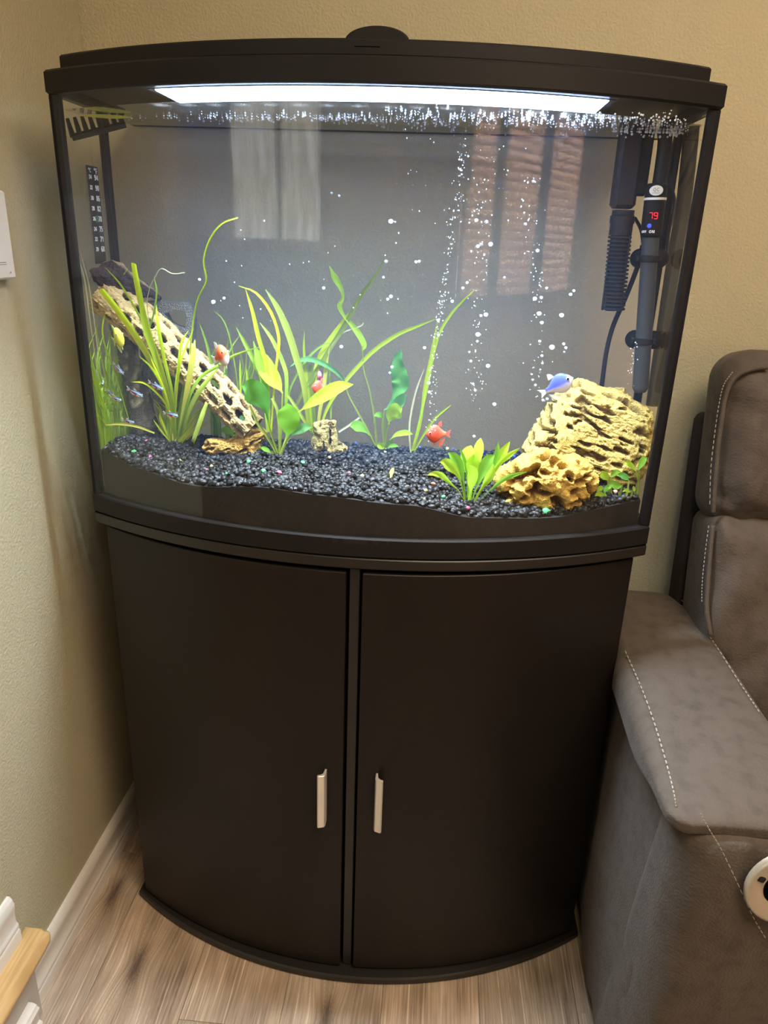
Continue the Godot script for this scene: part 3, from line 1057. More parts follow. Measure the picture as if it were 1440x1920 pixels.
func recliner() -> void:
	var su: Material = mats["brown_suede"]
	var t := thing("recliner_sofa", "grey-brown suede recliner with pale stitching right of the aquarium", "sofa", Vector3(0.9, 0, 0.4))
	var nz := FastNoiseLite.new()
	nz.frequency = 9.0
	nz.fractal_octaves = 2
	nz.seed = 4
	# arm body
	var g := Geo.new()
	g_cushion(g, Vector3(0.555, 0.325, 0.385), Vector3(0.178, 0.625, 0.62), 0.03, 24, Basis(), func(p, h):
		var q: Vector3 = p
		if q.x < -0.05:
			q.x += -0.022 * smoothstep(-0.10, 0.02, q.z) * (1.0 - absf(q.y) / 0.36) * 1.0 - 0.012 * smoothstep(-0.06, 0.05, q.z) * smoothstep(0.1, -0.3, q.y) + 0.006
			q.x += nz.get_noise_3d(0, q.y * 1.2, q.z * 2.0) * 0.006
		if q.z > 0.2:
			q.z += nz.get_noise_3d(q.x * 2.0, q.y * 1.0, 3.0) * 0.008
		return q)
	part("arm_body", g, su, t, 180.0)
	# front panel of the arm, proud of the body
	g = Geo.new()
	g_cushion(g, Vector3(0.556, 0.340, 0.690), Vector3(0.214, 0.640, 0.10), 0.034, 20, Basis(), func(p, h):
		var q: Vector3 = p
		q.z -= 0.13 * (0.5 - q.y / (h.y * 2.0)) * clampf(0.5 - q.z / (h.z * 2.0), 0.0, 1.0)
		q.z += 0.012 * (1.0 - pow(q.x / 0.107, 2.0)) * (1.0 if q.z > 0 else 0.0)
		q.z += nz.get_noise_3d(q.x * 1.6, q.y * 0.8, 9.0) * 0.01 * (1.0 if q.z > 0 else 0.0)
		return q)
	part("front_panel", g, su, t, 180.0)
	# arm pad
	g = Geo.new()
	g_cushion(g, Vector3(0.5435, 0.6405, 0.408), Vector3(0.206, 0.080, 0.648), 0.030, 26, Basis(), func(p, h):
		var q: Vector3 = p
		q.y += 0.006 * (1.0 - pow(q.x / 0.10, 2.0)) if q.y > 0 else 0.0
		q.y -= 0.016 * smoothstep(0.22, 0.33, q.z)
		# seam groove by the left edge
		var dx := q.x + 0.076
		q.y -= 0.004 * exp(-dx * dx / 0.00002) * (1.0 if q.y > 0.0 else 0.0)
		q.x -= 0.010 * smoothstep(-0.1, 0.3, q.z) * clampf(-q.x / h.x, 0.0, 1.0)
		q.x -= 0.035 * smoothstep(-0.2, -0.33, q.z) * clampf(q.x / h.x, 0.0, 1.0)
		q.y += 0.050 * smoothstep(0.12, 0.30, q.z) * clampf(0.5 - q.y / (h.y * 2.0), 0.0, 1.0)
		q.x += 0.014 * smoothstep(-0.03, -0.10, q.z) * clampf(-q.x / h.x, 0.0, 1.0)
		return q)
	part("arm_pad", g, su, t, 180.0)
	var lst := []
	for p in [[1172, 1222], [1190, 1262], [1207, 1302], [1225, 1352], [1240, 1400], [1254, 1450], [1264, 1492]]:
		lst.append(aty(p[0], p[1], 0.6825))
	lst.append(aty(1268, 1522, 0.668))
	stitches("stitching", lst, 34, t, Vector3(0, 0.0012, 0), 0.0013)
	lst = []
	for p in [[1278, 1126], [1305, 1160], [1340, 1208], [1385, 1278], [1425, 1338]]:
		lst.append(aty(p[0], p[1], 0.6840))
	stitches("stitching", lst, 34, t, Vector3(0, 0.0008, 0), 0.0011)
	lst = []
	for p in [[1313, 1524], [1330, 1555], [1352, 1592], [1380, 1650], [1410, 1715], [1436, 1760]]:
		lst.append(at(p[0], p[1], 0.756))
	stitches("stitching", lst, 26, t, Vector3(0, 0, 0.0008), 0.0009)
	# metal control bezel on the arm's front
	var ring := Vector3(0.572, 0.608, 0.758)
	g = Geo.new()
	var n := 40
	for ps in [[0.050, 0.0], [0.049, 0.006], [0.044, 0.009], [0.030, 0.007], [0.027, 0.003], [0.027, 0.0]]:
		for k in n:
			var a := TAU * k / n
			g.add(ring + Vector3(cos(a) * ps[0] * 0.98, sin(a) * ps[0] * 1.12, ps[1]))
	for j in 5:
		for k in n:
			var a := j * n + k
			var b := j * n + (k + 1) % n
			g.quad(a, b, b + n, a + n)
	var rg := part("control_bezel", g, mats["satin_metal"], t, 60.0, "satin metal bezel ring")
	g = Geo.new()
	g_cyl(g, ring + Vector3(0, 0, 0.0), ring + Vector3(0, 0, 0.0035), [[0, 0.029], [1, 0.028]], 30)
	part("well", g, mats["dark_gap"], rg)
	for a in [2.75, 2.25, 1.7]:
		g = Geo.new()
		g_box(g, ring + Vector3(cos(a) * 0.0375, sin(a) * 0.042, 0.0085), Vector3(0.0085, 0.0095, 0.004), 0.0018, Basis(Vector3(0, 0, 1), a - PI / 2.0))
		part("button", g, mats["black_plastic"], rg)
	# rear shell
	g = Geo.new()
	g_cushion(g, Vector3(0.955, 0.60, 0.102), Vector3(0.690, 0.90, 0.060), 0.020, 12, Basis(Vector3.RIGHT, deg_to_rad(-7.0)), func(p, h): return p)
	part("rear_shell", g, mats["dark_suede"], t, 180.0)
	# back cushions, leaning back
	var lean := Basis(Vector3.RIGHT, deg_to_rad(-11.0))
	g = Geo.new()
	g_cushion(g, Vector3(0.922, 0.664, 0.205), Vector3(0.615, 0.452, 0.145), 0.030, 28, lean, func(p, h):
		var q: Vector3 = p
		if q.z > 0.0:
			q.z += 0.045 * (1.0 - pow(q.x / 0.31, 4.0)) * (1.0 - pow(q.y / 0.22, 2.0))
			q.z += nz.get_noise_3d(q.x * 1.4 + q.y, q.y * 1.2 - q.x, 1.0) * 0.014
			q.z -= 0.010 * exp(-pow((q.x + 0.26 - (0.22 - q.y) * 0.35) / 0.012, 2.0))
		return q)
	part("back_cushion", g, su, t, 180.0)
	g = Geo.new()
	g_cushion(g, Vector3(0.913, 1.018, 0.133), Vector3(0.615, 0.315, 0.135), 0.052, 28, lean, func(p, h):
		var q: Vector3 = p
		if q.z > 0.0:
			q.z += 0.040 * (1.0 - pow(q.x / 0.31, 4.0)) * (1.0 - pow(q.y / 0.158, 2.0))
			q.z += nz.get_noise_3d(q.x * 1.2, q.y * 1.5 + q.x * 0.6, 5.0) * 0.018
			q.z -= 0.012 * exp(-pow((q.y - 0.06 + (q.x + 0.3) * 0.35) / 0.014, 2.0)) * smoothstep(-0.05, -0.25, q.x)
			q.z -= 0.014 * exp(-pow((q.y + 0.09 + (q.x + 0.3) * 0.6) / 0.014, 2.0)) * smoothstep(-0.05, -0.25, q.x)
		return q)
	part("head_cushion", g, su, t, 180.0)
	# piping and its stitching down the left edge of the back
	var pipe := []
	for p in [[1440, 688, 0.185], [1410, 692, 0.185], [1385, 702, 0.186], [1368, 722, 0.188], [1358, 752, 0.190], [1354, 780, 0.195], [1347, 830, 0.203], [1341, 900, 0.217], [1337, 960, 0.226]]:
		pipe.append(at(p[0], p[1], p[2]))
	g = Geo.new()
	g_tube(g, spline(pipe, 50), [0.0042], 8)
	part("piping", g, su, t, 180.0)
	var pipe2 := []
	for p in [[1336, 985, 0.230], [1331, 1040, 0.244], [1327, 1090, 0.258], [1325, 1140, 0.272], [1332, 1190, 0.288]]:
		pipe2.append(at(p[0], p[1], p[2]))
	g = Geo.new()
	g_tube(g, spline(pipe2, 40), [0.0042], 8)
	part("piping", g, su, t, 180.0)
	var st := []
	for p in [[1374, 697, 0.190], [1357, 722, 0.191], [1348, 760, 0.195], [1340, 815, 0.206], [1333, 880, 0.219], [1331, 950, 0.231]]:
		st.append(at(p[0], p[1], p[2]))
	stitches("stitching", st, 30, t, Vector3(-0.0005, 0, 0.0008), 0.0010)
	st = []
	for p in [[1329, 985, 0.238], [1322, 1040, 0.252], [1317, 1090, 0.266], [1316, 1130, 0.276]]:
		st.append(at(p[0], p[1], p[2]))
	stitches("stitching", st, 20, t, Vector3(-0.0005, 0, 0.0008), 0.0010)
	# seat, footrest and far arm
	g = Geo.new()
	g_cushion(g, Vector3(0.91, 0.36, 0.52), Vector3(0.56, 0.26, 0.52), 0.06, 14, Basis(), func(p, h):
		var q: Vector3 = p
		q.y += 0.02 * (1.0 - pow(q.x / 0.28, 2.0)) if q.y > 0 else 0.0
		return q)
	part("seat_cushion", g, su, t, 180.0)
	g = Geo.new()
	g_cushion(g, Vector3(0.91, 0.135, 0.46), Vector3(0.56, 0.25, 0.60), 0.03, 10, Basis(), func(p, h): return p)
	part("footrest", g, su, t, 180.0)
	g = Geo.new()
	g_cushion(g, Vector3(1.29, 0.345, 0.41), Vector3(0.19, 0.66, 0.65), 0.04, 12, Basis(), func(p, h): return p)
	part("arm_body", g, su, t, 180.0)

# ---------------------------------------------------------------- gravel
func pebble_mesh(k: int) -> ArrayMesh:
	var g := Geo.new()
	var r := RandomNumberGenerator.new()
	r.seed = 100 + k
	g_sphere(g, Vector3.ZERO, Vector3(0.5, 0.36, 0.42), 7, 5)
	for i in g.v.size():
		var p := g.v[i]
		if absf(p.y) < 0.35:
			g.v[i] = p * r.randf_range(0.82, 1.16)
	return g.mesh(Vector3.ZERO, 62.0)

var pebbles := []

func pebble_at(x: float, z: float, s: float) -> Transform3D:
	var b := Basis.from_euler(Vector3(rng.randf_range(-0.6, 0.6), rng.randf() * TAU, rng.randf_range(-0.6, 0.6)))
	return Transform3D(b * Basis.from_scale(Vector3.ONE * s), Vector3(x, gravel_y(x, z) + rng.randf_range(-0.25, 0.35) * s, z))

func gravel() -> void:
	var t := thing("gravel", "bed of small glossy black pebbles covering the aquarium floor", "gravel", Vector3(0, Y_BT, 0.3), "", "stuff")
	# body of the bed, closed along the glass
	var g := Geo.new()
	var nx := 90
	var nzz := 26
	for i in nx + 1:
		var x := lerpf(-0.446, 0.446, float(i) / nx)
		var zf := bow(0.902, BULGE, ZC - 0.002, x) - 0.0085
		for j in nzz + 1:
			var z := lerpf(ZB + 0.004, zf, float(j) / nzz)
			g.add(Vector3(x, gravel_y(x, z) - 0.002, z))
		g.add(Vector3(x, Y_BT - 0.006, zf))
		g.add(Vector3(x, Y_BT - 0.006, ZB + 0.004))
	var st := nzz + 3
	for i in nx:
		for j in st:
			var a := i * st + j
			var b := i * st + (j + 1) % st
			g.quad(a, b, b + st, a + st)
	part("bed", g, mats["black_gravel_bed"], t, 60.0)
	for k in 4:
		pebbles.append(pebble_mesh(k))
	rng.seed = 21
	var tones := [Color(0.008, 0.008, 0.009), Color(0.013, 0.013, 0.015), Color(0.022, 0.023, 0.025), Color(0.040, 0.042, 0.046), Color(0.010, 0.010, 0.012)]
	# the nearest pebbles one by one
	var pm := []
	for k in 5:
		var m := mat("pebble_tone_%d" % k, tones[k], 0.42, 0.36)
		pm.append(m)
	for k in 300:
		var x := rng.randf_range(-0.43, 0.44)
		var zf := bow(0.902, BULGE, ZC - 0.002, x) - 0.013
		var z := zf - rng.randf() * rng.randf() * 0.05
		var o := put("pebble", pebbles[rng.randi() % 4], pm[rng.randi() % 5], t)
		o.transform = pebble_at(x, z, rng.randf_range(0.0095, 0.0135)).translated(-t.position)
	for k in 4:
		var mm := MultiMesh.new()
		mm.transform_format = MultiMesh.TRANSFORM_3D
		mm.use_colors = true
		mm.mesh = pebbles[k]
		mm.instance_count = 1900
		for i in 1900:
			var x := rng.randf_range(-0.442, 0.442)
			var zf := bow(0.902, BULGE, ZC - 0.002, x) - 0.0125
			var z := lerpf(ZB + 0.008, zf, rng.randf())
			mm.set_instance_transform(i, pebble_at(x, z, rng.randf_range(0.0072, 0.0122)).translated(-t.position))
			mm.set_instance_color(i, tones[rng.randi() % 5] * rng.randf_range(0.7, 1.3))
		var o := MultiMeshInstance3D.new()
		o.name = "pebbles" if k == 0 else "pebbles_%03d" % k
		o.multimesh = mm
		o.material_override = mats["black_pebble"]
		o.set_meta("kind", "stuff")
		t.add_child(o)

func coloured_pebbles() -> void:
	var cols := {"pink": Color(0.75, 0.12, 0.28), "green": Color(0.08, 0.52, 0.16), "yellow": Color(0.68, 0.62, 0.16), "blue": Color(0.03, 0.07, 0.60), "salmon": Color(0.72, 0.26, 0.17), "cream": Color(0.62, 0.52, 0.36), "orange": Color(0.75, 0.4, 0.16)}
	var spots := [
		["pink", 266, 814, 6, "behind the grass clump at the left end"], ["pink", 275, 831, 7, "left of the foot of the bright grass clump"], ["green", 252, 851, 8, "nearest the left corner seal"],
		["pink", 282, 862, 9, "against the front glass below the grass clump"], ["yellow", 338, 868, 6, "below the left end of the small ochre rock"], ["pink", 388, 885, 5, "in front of the small ochre rock, beside a yellow one"],
		["yellow", 397, 878, 6, "just in front of the small ochre rock"], ["green", 425, 892, 5, "low in front of the small ochre rock by the glass"], ["green", 467, 870, 8, "touching the right foot of the small ochre rock"],
		["green", 494, 888, 10, "large and flat, beside the largest pink pebble"], ["pink", 524, 891, 10, "largest of its colour, by the front glass"], ["green", 568, 872, 9, "in front of the bark stump"],
		["cream", 618, 862, 7, "at the right foot of the bark stump"], ["pink", 612, 870, 5, "small, in front of the bark stump"], ["pink", 655, 891, 6, "between the bark stump and the fallen yellow leaf scrap"],
		["yellow", 679, 897, 8, "flat, left of the fallen yellow leaf scrap"], ["cream", 722, 852, 6, "behind the middle plant's foot"], ["cream", 758, 874, 7, "midway between the red fish and the front glass"],
		["yellow", 838, 846, 9, "under the red fish's tail"], ["yellow", 798, 924, 7, "upper of the two left of the leafy rosette's foot"], ["yellow", 796, 940, 8, "lower of the two left of the leafy rosette's foot"],
		["green", 831, 936, 8, "just left of the leafy rosette's foot"], ["pink", 877, 957, 8, "in front of the leafy rosette's foot"], ["blue", 905, 853, 8, "behind the leafy rosette, left of another blue one"],
		["blue", 963, 860, 9, "behind the craggy ochre rock"], ["blue", 667, 820, 7, "near the bark stump's top"], ["blue", 787, 834, 7, "left of the red fish near the back glass"],
		["pink", 924, 899, 9, "between the leafy rosette and the craggy rock"], ["green", 1023, 963, 14, "largest of its colour, in front of the craggy rock"], ["salmon", 1153, 927, 10, "among the small plants at the right end"],
		["blue", 850, 843, 6, "right of the red fish near the back glass"], ["blue", 462, 808, 6, "behind the small ochre rock"], ["orange", 777, 852, 8, "at the foot of the thin grass plant"], ["salmon", 812, 912, 8, "left of the leafy rosette, half buried"]]
	for s in spots:
		var p := gp(s[1], s[2])
		var m := mat("pebble_" + s[0], cols[s[0]], 0.45)
		var o := put("%s_pebble" % s[0], pebbles[int(s[1]) % 4], m, self)
		o.transform = Transform3D(Basis.from_euler(Vector3(0.3, s[1] * 0.7, 0.1)) * Basis.from_scale(Vector3.ONE * (s[3] / 1120.0 * 1.15)), p + Vector3(0, 0.0045, 0.001))
		tag(o, "%s pebble on black gravel, %s" % [s[0], s[4]], "pebble", "coloured pebbles on the black gravel")
	# scrap of leaf lying on the gravel
	var g := Geo.new()
	var a := gp(732, 905) + Vector3(0, 0.008, 0)
	var b := gp(737, 888) + Vector3(0, 0.011, 0.004)
	g_leaf(g, [a, (a + b) / 2.0 + Vector3(0, 0.002, 0), b], [0.001, 0.0035, 0.001], Vector3(0, 0.7, 1), 0.2, 6)
	single("leaf_scrap", g, mats["yellow_grass"], "fallen yellow leaf scrap lying on the gravel by the front glass", "leaf", "", "", 180.0, a)

# ---------------------------------------------------------------- rocks
func outline_at(px: Array, z: float, z2 := -1.0) -> PackedVector3Array:
	var o := PackedVector3Array()
	for p in px:
		o.append(at(p[0], p[1], z if z2 < 0.0 else lerpf(z, z2, (p[0] - 167.0) / 133.0)))
	return o

func densify(o: PackedVector3Array, k: int) -> PackedVector3Array:
	var r := PackedVector3Array()
	var n := o.size()
	for i in n:
		for j in k:
			var u := float(j) / k
			var p0 := o[(i + n - 1) % n]; var p1 := o[i]; var p2 := o[(i + 1) % n]; var p3 := o[(i + 2) % n]
			r.append(0.5 * (2.0 * p1 + (p2 - p0) * u + (2.0 * p0 - 5.0 * p1 + 4.0 * p2 - p3) * u * u + (3.0 * p1 - p0 - 3.0 * p2 + p3) * u * u * u))
	return r

func noise(freq: float, oct: int, sd: int, kind := FastNoiseLite.TYPE_SIMPLEX_SMOOTH) -> FastNoiseLite:
	var n := FastNoiseLite.new()
	n.noise_type = kind
	n.frequency = freq
	n.fractal_octaves = oct
	n.seed = sd
	return n

func rocks() -> void:
	var big := noise(14.0, 3, 2)
	var mid := noise(42.0, 3, 3)
	var cell := noise(62.0, 1, 7, FastNoiseLite.TYPE_CELLULAR)
	cell.cellular_return_type = FastNoiseLite.RETURN_DISTANCE
	var holes := noise(38.0, 2, 9)
	# layered slab leaning in the right corner
	var tilt := Basis(Vector3(0, 0, 1), deg_to_rad(-16.0))
	var slab := func(p: Vector3, n: Vector3) -> Array:
		var q: Vector3 = tilt.inverse() * p
		var w := q.y + 0.012 * big.get_noise_3d(q.x * 1.3, q.y * 1.5, q.z * 2.0)
		var lay := w * 58.0 + 2.4 * mid.get_noise_3d(q.x * 0.5, q.y * 0.55, q.z * 0.5)
		var f := lay - floorf(lay)
		var step := (f if f < 0.82 else (1.0 - f) / 0.18 * 0.82) * 0.0022
		var h := holes.get_noise_3d(q.x * 0.6 + 0.2 * q.y, q.y * 1.9, q.z * 1.0)
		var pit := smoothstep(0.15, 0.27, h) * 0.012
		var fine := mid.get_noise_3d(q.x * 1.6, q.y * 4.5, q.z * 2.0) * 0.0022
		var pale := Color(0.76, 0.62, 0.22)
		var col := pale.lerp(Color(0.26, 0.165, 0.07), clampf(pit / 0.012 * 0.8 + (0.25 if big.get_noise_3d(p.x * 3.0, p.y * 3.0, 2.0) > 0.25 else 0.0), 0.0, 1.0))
		return [step - 0.004 - pit + fine, col]
	var g := Geo.new()
	var ol := densify(outline_at([[974, 840], [998, 797], [1022, 762], [1042, 735], [1066, 722], [1090, 711], [1115, 716], [1130, 725], [1152, 727], [1180, 731], [1192, 748], [1212, 758], [1231, 775], [1228, 820], [1224, 852], [1204, 885], [1180, 905], [1150, 912], [1110, 905], [1070, 895], [1030, 885], [995, 862]], 0.268), 4)
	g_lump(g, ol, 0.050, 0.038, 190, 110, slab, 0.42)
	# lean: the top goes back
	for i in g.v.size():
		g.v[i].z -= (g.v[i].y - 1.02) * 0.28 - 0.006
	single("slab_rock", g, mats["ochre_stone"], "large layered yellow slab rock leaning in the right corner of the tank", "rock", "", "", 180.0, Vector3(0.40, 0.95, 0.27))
	# craggy rock full of hollows
	var crag := func(p: Vector3, n: Vector3) -> Array:
		var wq := p + Vector3(mid.get_noise_3dv(p), mid.get_noise_3dv(p + Vector3(5, 0, 0)), 0) * 0.006
		var c := cell.get_noise_3d(wq.x * 0.62, wq.y * 0.72, wq.z * 0.62)
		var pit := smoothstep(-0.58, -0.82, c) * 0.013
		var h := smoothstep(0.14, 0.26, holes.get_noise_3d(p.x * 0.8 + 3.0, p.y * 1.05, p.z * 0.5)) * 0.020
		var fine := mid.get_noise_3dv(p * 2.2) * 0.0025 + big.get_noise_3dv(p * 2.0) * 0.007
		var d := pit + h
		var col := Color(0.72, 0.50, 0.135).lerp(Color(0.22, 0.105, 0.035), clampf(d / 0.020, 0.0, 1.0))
		return [fine - d + 0.003, col]
	g = Geo.new()
	ol = densify(outline_at([[929, 918], [933, 890], [953, 872], [985, 857], [1008, 848], [1028, 843], [1046, 848], [1058, 861], [1085, 861], [1108, 874], [1120, 893], [1114, 915], [1096, 936], [1066, 952], [1032, 962], [1008, 954], [985, 944], [947, 950], [934, 938]], 0.362), 4)
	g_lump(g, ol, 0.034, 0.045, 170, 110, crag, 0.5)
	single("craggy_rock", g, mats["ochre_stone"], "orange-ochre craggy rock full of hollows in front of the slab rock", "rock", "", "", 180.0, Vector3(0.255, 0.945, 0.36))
	g = Geo.new()
	var z := gp(430, 858).z
	ol = densify(outline_at([[379, 838], [390, 823], [412, 824], [432, 822], [455, 808], [478, 801], [496, 805], [504, 818], [490, 830], [495, 845], [498, 858], [486, 866], [460, 868], [430, 864], [424, 851], [392, 850]], z - 0.012), 4)
	var small := func(p: Vector3, n: Vector3) -> Array:
		var l := mid.get_noise_3d(p.x * 0.7, p.y * 1.9 - p.x * 0.7, p.z * 0.8)
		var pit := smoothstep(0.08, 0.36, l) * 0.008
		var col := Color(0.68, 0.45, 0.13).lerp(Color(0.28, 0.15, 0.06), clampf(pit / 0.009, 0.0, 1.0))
		return [big.get_noise_3dv(p * 3.0) * 0.004 - pit + mid.get_noise_3dv(p * 2.5) * 0.0022, col]
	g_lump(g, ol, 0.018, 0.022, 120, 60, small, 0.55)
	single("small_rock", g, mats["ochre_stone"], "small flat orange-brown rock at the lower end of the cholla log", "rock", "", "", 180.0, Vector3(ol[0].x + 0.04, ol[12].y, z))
	# stump of bark
	g = Geo.new()
	var zs := gp(615, 850).z
	ol = densify(outline_at([[588, 792], [606, 787], [630, 789], [629, 802], [634, 818], [633, 838], [641, 842], [648, 836], [653, 848], [644, 855], [615, 860], [592, 850], [582, 837], [588, 812]], zs - 0.014), 4)
	var bark := func(p: Vector3, n: Vector3) -> Array:
		var f := mid.get_noise_3d(p.x * 2.2, p.y * 0.35, p.z * 2.2)
		var pit := smoothstep(0.05, 0.4, f) * 0.009
		return [big.get_noise_3dv(p * 3.5) * 0.003 - pit + mid.get_noise_3dv(p * 2.0) * 0.002, Color(0.52, 0.45, 0.20).lerp(Color(0.22, 0.17, 0.10), clampf(pit / 0.008, 0.0, 1.0))]
	g_lump(g, ol, 0.014, 0.016, 110, 60, bark, 0.5)
	single("bark_stump", g, mats["ochre_stone"], "crumbling upright yellow-brown bark stump between the two broad-leaved plants", "wood", "", "", 180.0, Vector3(ol[0].x + 0.02, ol[40].y, zs - 0.014))

# ---------------------------------------------------------------- wood
func wood() -> void:
	# hollow cholla log: a tube whose skin has rows of oval holes
	var a := at(196, 546, 0.236)
	var b := at(474, 800, 0.272)
	var ax := (b - a).normalized()
	var u := ax.cross(Vector3(0, 0, 1)).normalized()
	var w := u.cross(ax)
	var nz := noise(30.0, 3, 12)
	var nu := 120
	var nv := 280
	var ln := (b - a).length()
	var g := Geo.new()
	var keep := {}
	var rowsof := 8
	for side in 2:
		for j in nv + 1:
			var f := float(j) / nv
			for i in nu:
				var an := TAU * i / nu
				var rad := lerpf(0.036, 0.027, f) * (1.0 + 0.08 * nz.get_noise_3d(cos(an) * 0.03, f * 0.2, sin(an) * 0.03))
				# hole pattern: staggered rows that spiral slowly
				var rowf := an / TAU * rowsof + f * 2.2
				var row := floori(rowf)
				var ce := Vector2(rowf - row - 0.5, fposmod(f * ln / 0.031 + (0.5 if posmod(row, 2) == 0 else 0.0) + 0.22 * sin(row * 2.3), 1.0) - 0.5)
				var e := ce.length_squared() if false else pow(ce.x / ((0.20 + 0.05 * sin(row * 1.7 + floorf(f * ln / 0.031) * 2.9)) * lerpf(0.8, 1.35, f)), 2.0) + pow(ce.y / (0.25 + 0.08 * f), 2.0)
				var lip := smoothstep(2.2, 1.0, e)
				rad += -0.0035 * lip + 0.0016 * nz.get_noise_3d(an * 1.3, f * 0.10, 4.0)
				rad += 0.0009 * sin(rowf * TAU + 8.0 * nz.get_noise_2d(f * 0.6, an * 0.05))
				if side == 1:
					rad -= 0.006
				var end := 0.0
				if f < 0.06:
					end = 0.010 * nz.get_noise_2d(an * 0.1, 3.0)
				var p := a + ax * (f * ln + end) + (u * cos(an) + w * sin(an)) * rad + Vector3(0, 0.010 * sin(f * PI) - 0.004, 0)
				var hole := e < 1.0 and f > 0.03 and f < 0.985
				keep[Vector3i(side, j, i)] = not hole
				var grain := clampf(0.55 + 0.9 * nz.get_noise_3d(an * 1.6, f * 0.10, 8.0), 0.0, 1.0)
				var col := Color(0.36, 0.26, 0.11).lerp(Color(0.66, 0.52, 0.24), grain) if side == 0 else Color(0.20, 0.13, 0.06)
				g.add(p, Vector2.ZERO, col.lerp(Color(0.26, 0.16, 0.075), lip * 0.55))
	var ring := (nv + 1) * nu
	for j in nv:
		for i in nu:
			var i2 := (i + 1) % nu
			var solid := true
			for c in [[j, i], [j, i2], [j + 1, i], [j + 1, i2]]:
				solid = solid and keep[Vector3i(0, c[0], c[1])]
			if solid:
				var p := j * nu + i
				var q := j * nu + i2
				g.quad(p, p + nu, q + nu, q)
				g.quad(ring + p, ring + q, ring + q + nu, ring + p + nu)
			else:
				# walls of the hole where a neighbour is solid
				for e in [[j, i, j, i2, j - 1, 0], [j + 1, i2, j + 1, i, j + 1, 0]]:
					var jj: int = e[4]
					if jj < 0 or jj >= nv:
						continue
					var s2 := true
					for c in [[jj, i], [jj, i2], [jj + 1, i], [jj + 1, i2]]:
						s2 = s2 and keep[Vector3i(0, c[0], c[1])]
					if s2:
						var p1: int = e[0] * nu + e[1]
						var p2: int = e[2] * nu + e[3]
						g.quad(p1, p2, ring + p2, ring + p1)
				for e in [[i, i - 1], [i2, i + 1]]:
					var ii := posmod(e[1], nu)
					var ii2 := (ii + 1) % nu
					var s3 := true
					for c in [[j, ii], [j, ii2], [j + 1, ii], [j + 1, ii2]]:
						s3 = s3 and keep[Vector3i(0, c[0], c[1])]
					if s3:
						var p1: int = j * nu + e[0]
						var p2: int = (j + 1) * nu + e[0]
						g.quad(p1, p2, ring + p2, ring + p1)
	for e in [0, nv]:
		for i in nu:
			var p: int = e * nu + i
			var q: int = e * nu + (i + 1) % nu
			g.quad(p, q, ring + q, ring + p)
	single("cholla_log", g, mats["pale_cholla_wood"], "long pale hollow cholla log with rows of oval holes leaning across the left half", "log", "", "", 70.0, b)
	# ragged dark driftwood with pale torn edges behind the log's upper end
	g = Geo.new()
	var dz := noise(40.0, 3, 31)
	var drift := func(p: Vector3, n: Vector3) -> Array:
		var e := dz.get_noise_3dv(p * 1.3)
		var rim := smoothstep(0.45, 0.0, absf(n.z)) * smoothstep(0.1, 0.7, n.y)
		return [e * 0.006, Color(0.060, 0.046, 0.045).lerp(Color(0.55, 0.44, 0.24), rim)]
	var ol := densify(outline_at([[167, 506], [185, 499], [196, 490], [209, 486], [222, 492], [238, 504], [250, 516], [262, 526], [280, 537], [297, 548], [301, 560], [284, 560], [262, 556], [244, 548], [226, 545], [208, 540], [190, 536], [178, 522]], 0.262, 0.222), 3)
	g_lump(g, ol, 0.016, 0.016, 110, 44, drift, 0.5)
	var d := thing("driftwood", "ragged dark driftwood with pale torn edges behind the log's upper end", "driftwood", at(235, 800, 0.245))
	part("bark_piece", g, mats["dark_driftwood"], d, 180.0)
	g = Geo.new()
	var root := spline([at(196, 540, 0.225), at(222, 600, 0.222), at(244, 680, 0.220), at(262, 750, 0.222), at(275, 812, 0.225)], 40)
	g_tube(g, root, [0.014, 0.018, 0.018, 0.021, 0.024], 22)
	for i in g.v.size():
		var e := dz.get_noise_3dv(g.v[i] * 1.2)
		g.v[i] += Vector3(e, dz.get_noise_3dv(g.v[i] * 1.1 + Vector3(3, 0, 0)) * 0.6, e) * 0.008
		g.c[i] = Color(0.13, 0.12, 0.10).lerp(Color(0.42, 0.38, 0.28), smoothstep(0.1, 0.45, e))
	part("root", g, mats["dark_driftwood"], d, 180.0)
	# pierced grey ornament
	var cs := CSGCombiner3D.new()
	cs.name = numbered("stone_ornament")
	var z0 := 0.222
	for k in 4:
		var poly := CSGPolygon3D.new()
		poly.name = ["slab", "arch_hole", "lower_hole", "side_hole"][k]
		var pts := PackedVector2Array()
		for q in [[[262, 566], [300, 564], [340, 567], [358, 570], [362, 600], [360, 640], [362, 700], [355, 770], [300, 775], [268, 700], [258, 620]], [[308, 588], [332, 580], [347, 584], [350, 606], [346, 616], [328, 612], [316, 604]], [[322, 628], [344, 622], [348, 648], [338, 662], [326, 650]], [[282, 640], [300, 634], [308, 668], [296, 690], [284, 672]]][k]:
			var p := at(q[0], q[1], z0)
			pts.append(Vector2(p.x, p.y))
		if k > 0:
			poly.operation = CSGShape3D.OPERATION_SUBTRACTION
		poly.polygon = pts
		poly.depth = 0.022 if k == 0 else 0.05
		poly.position = Vector3(0, 0, z0 + (0.0 if k == 0 else 0.014))
		poly.material = mats["grey_stone"]
		cs.add_child(poly)
	tag(cs, "grey stone ornament with ragged openings standing behind the log", "ornament")
	add_child(cs)

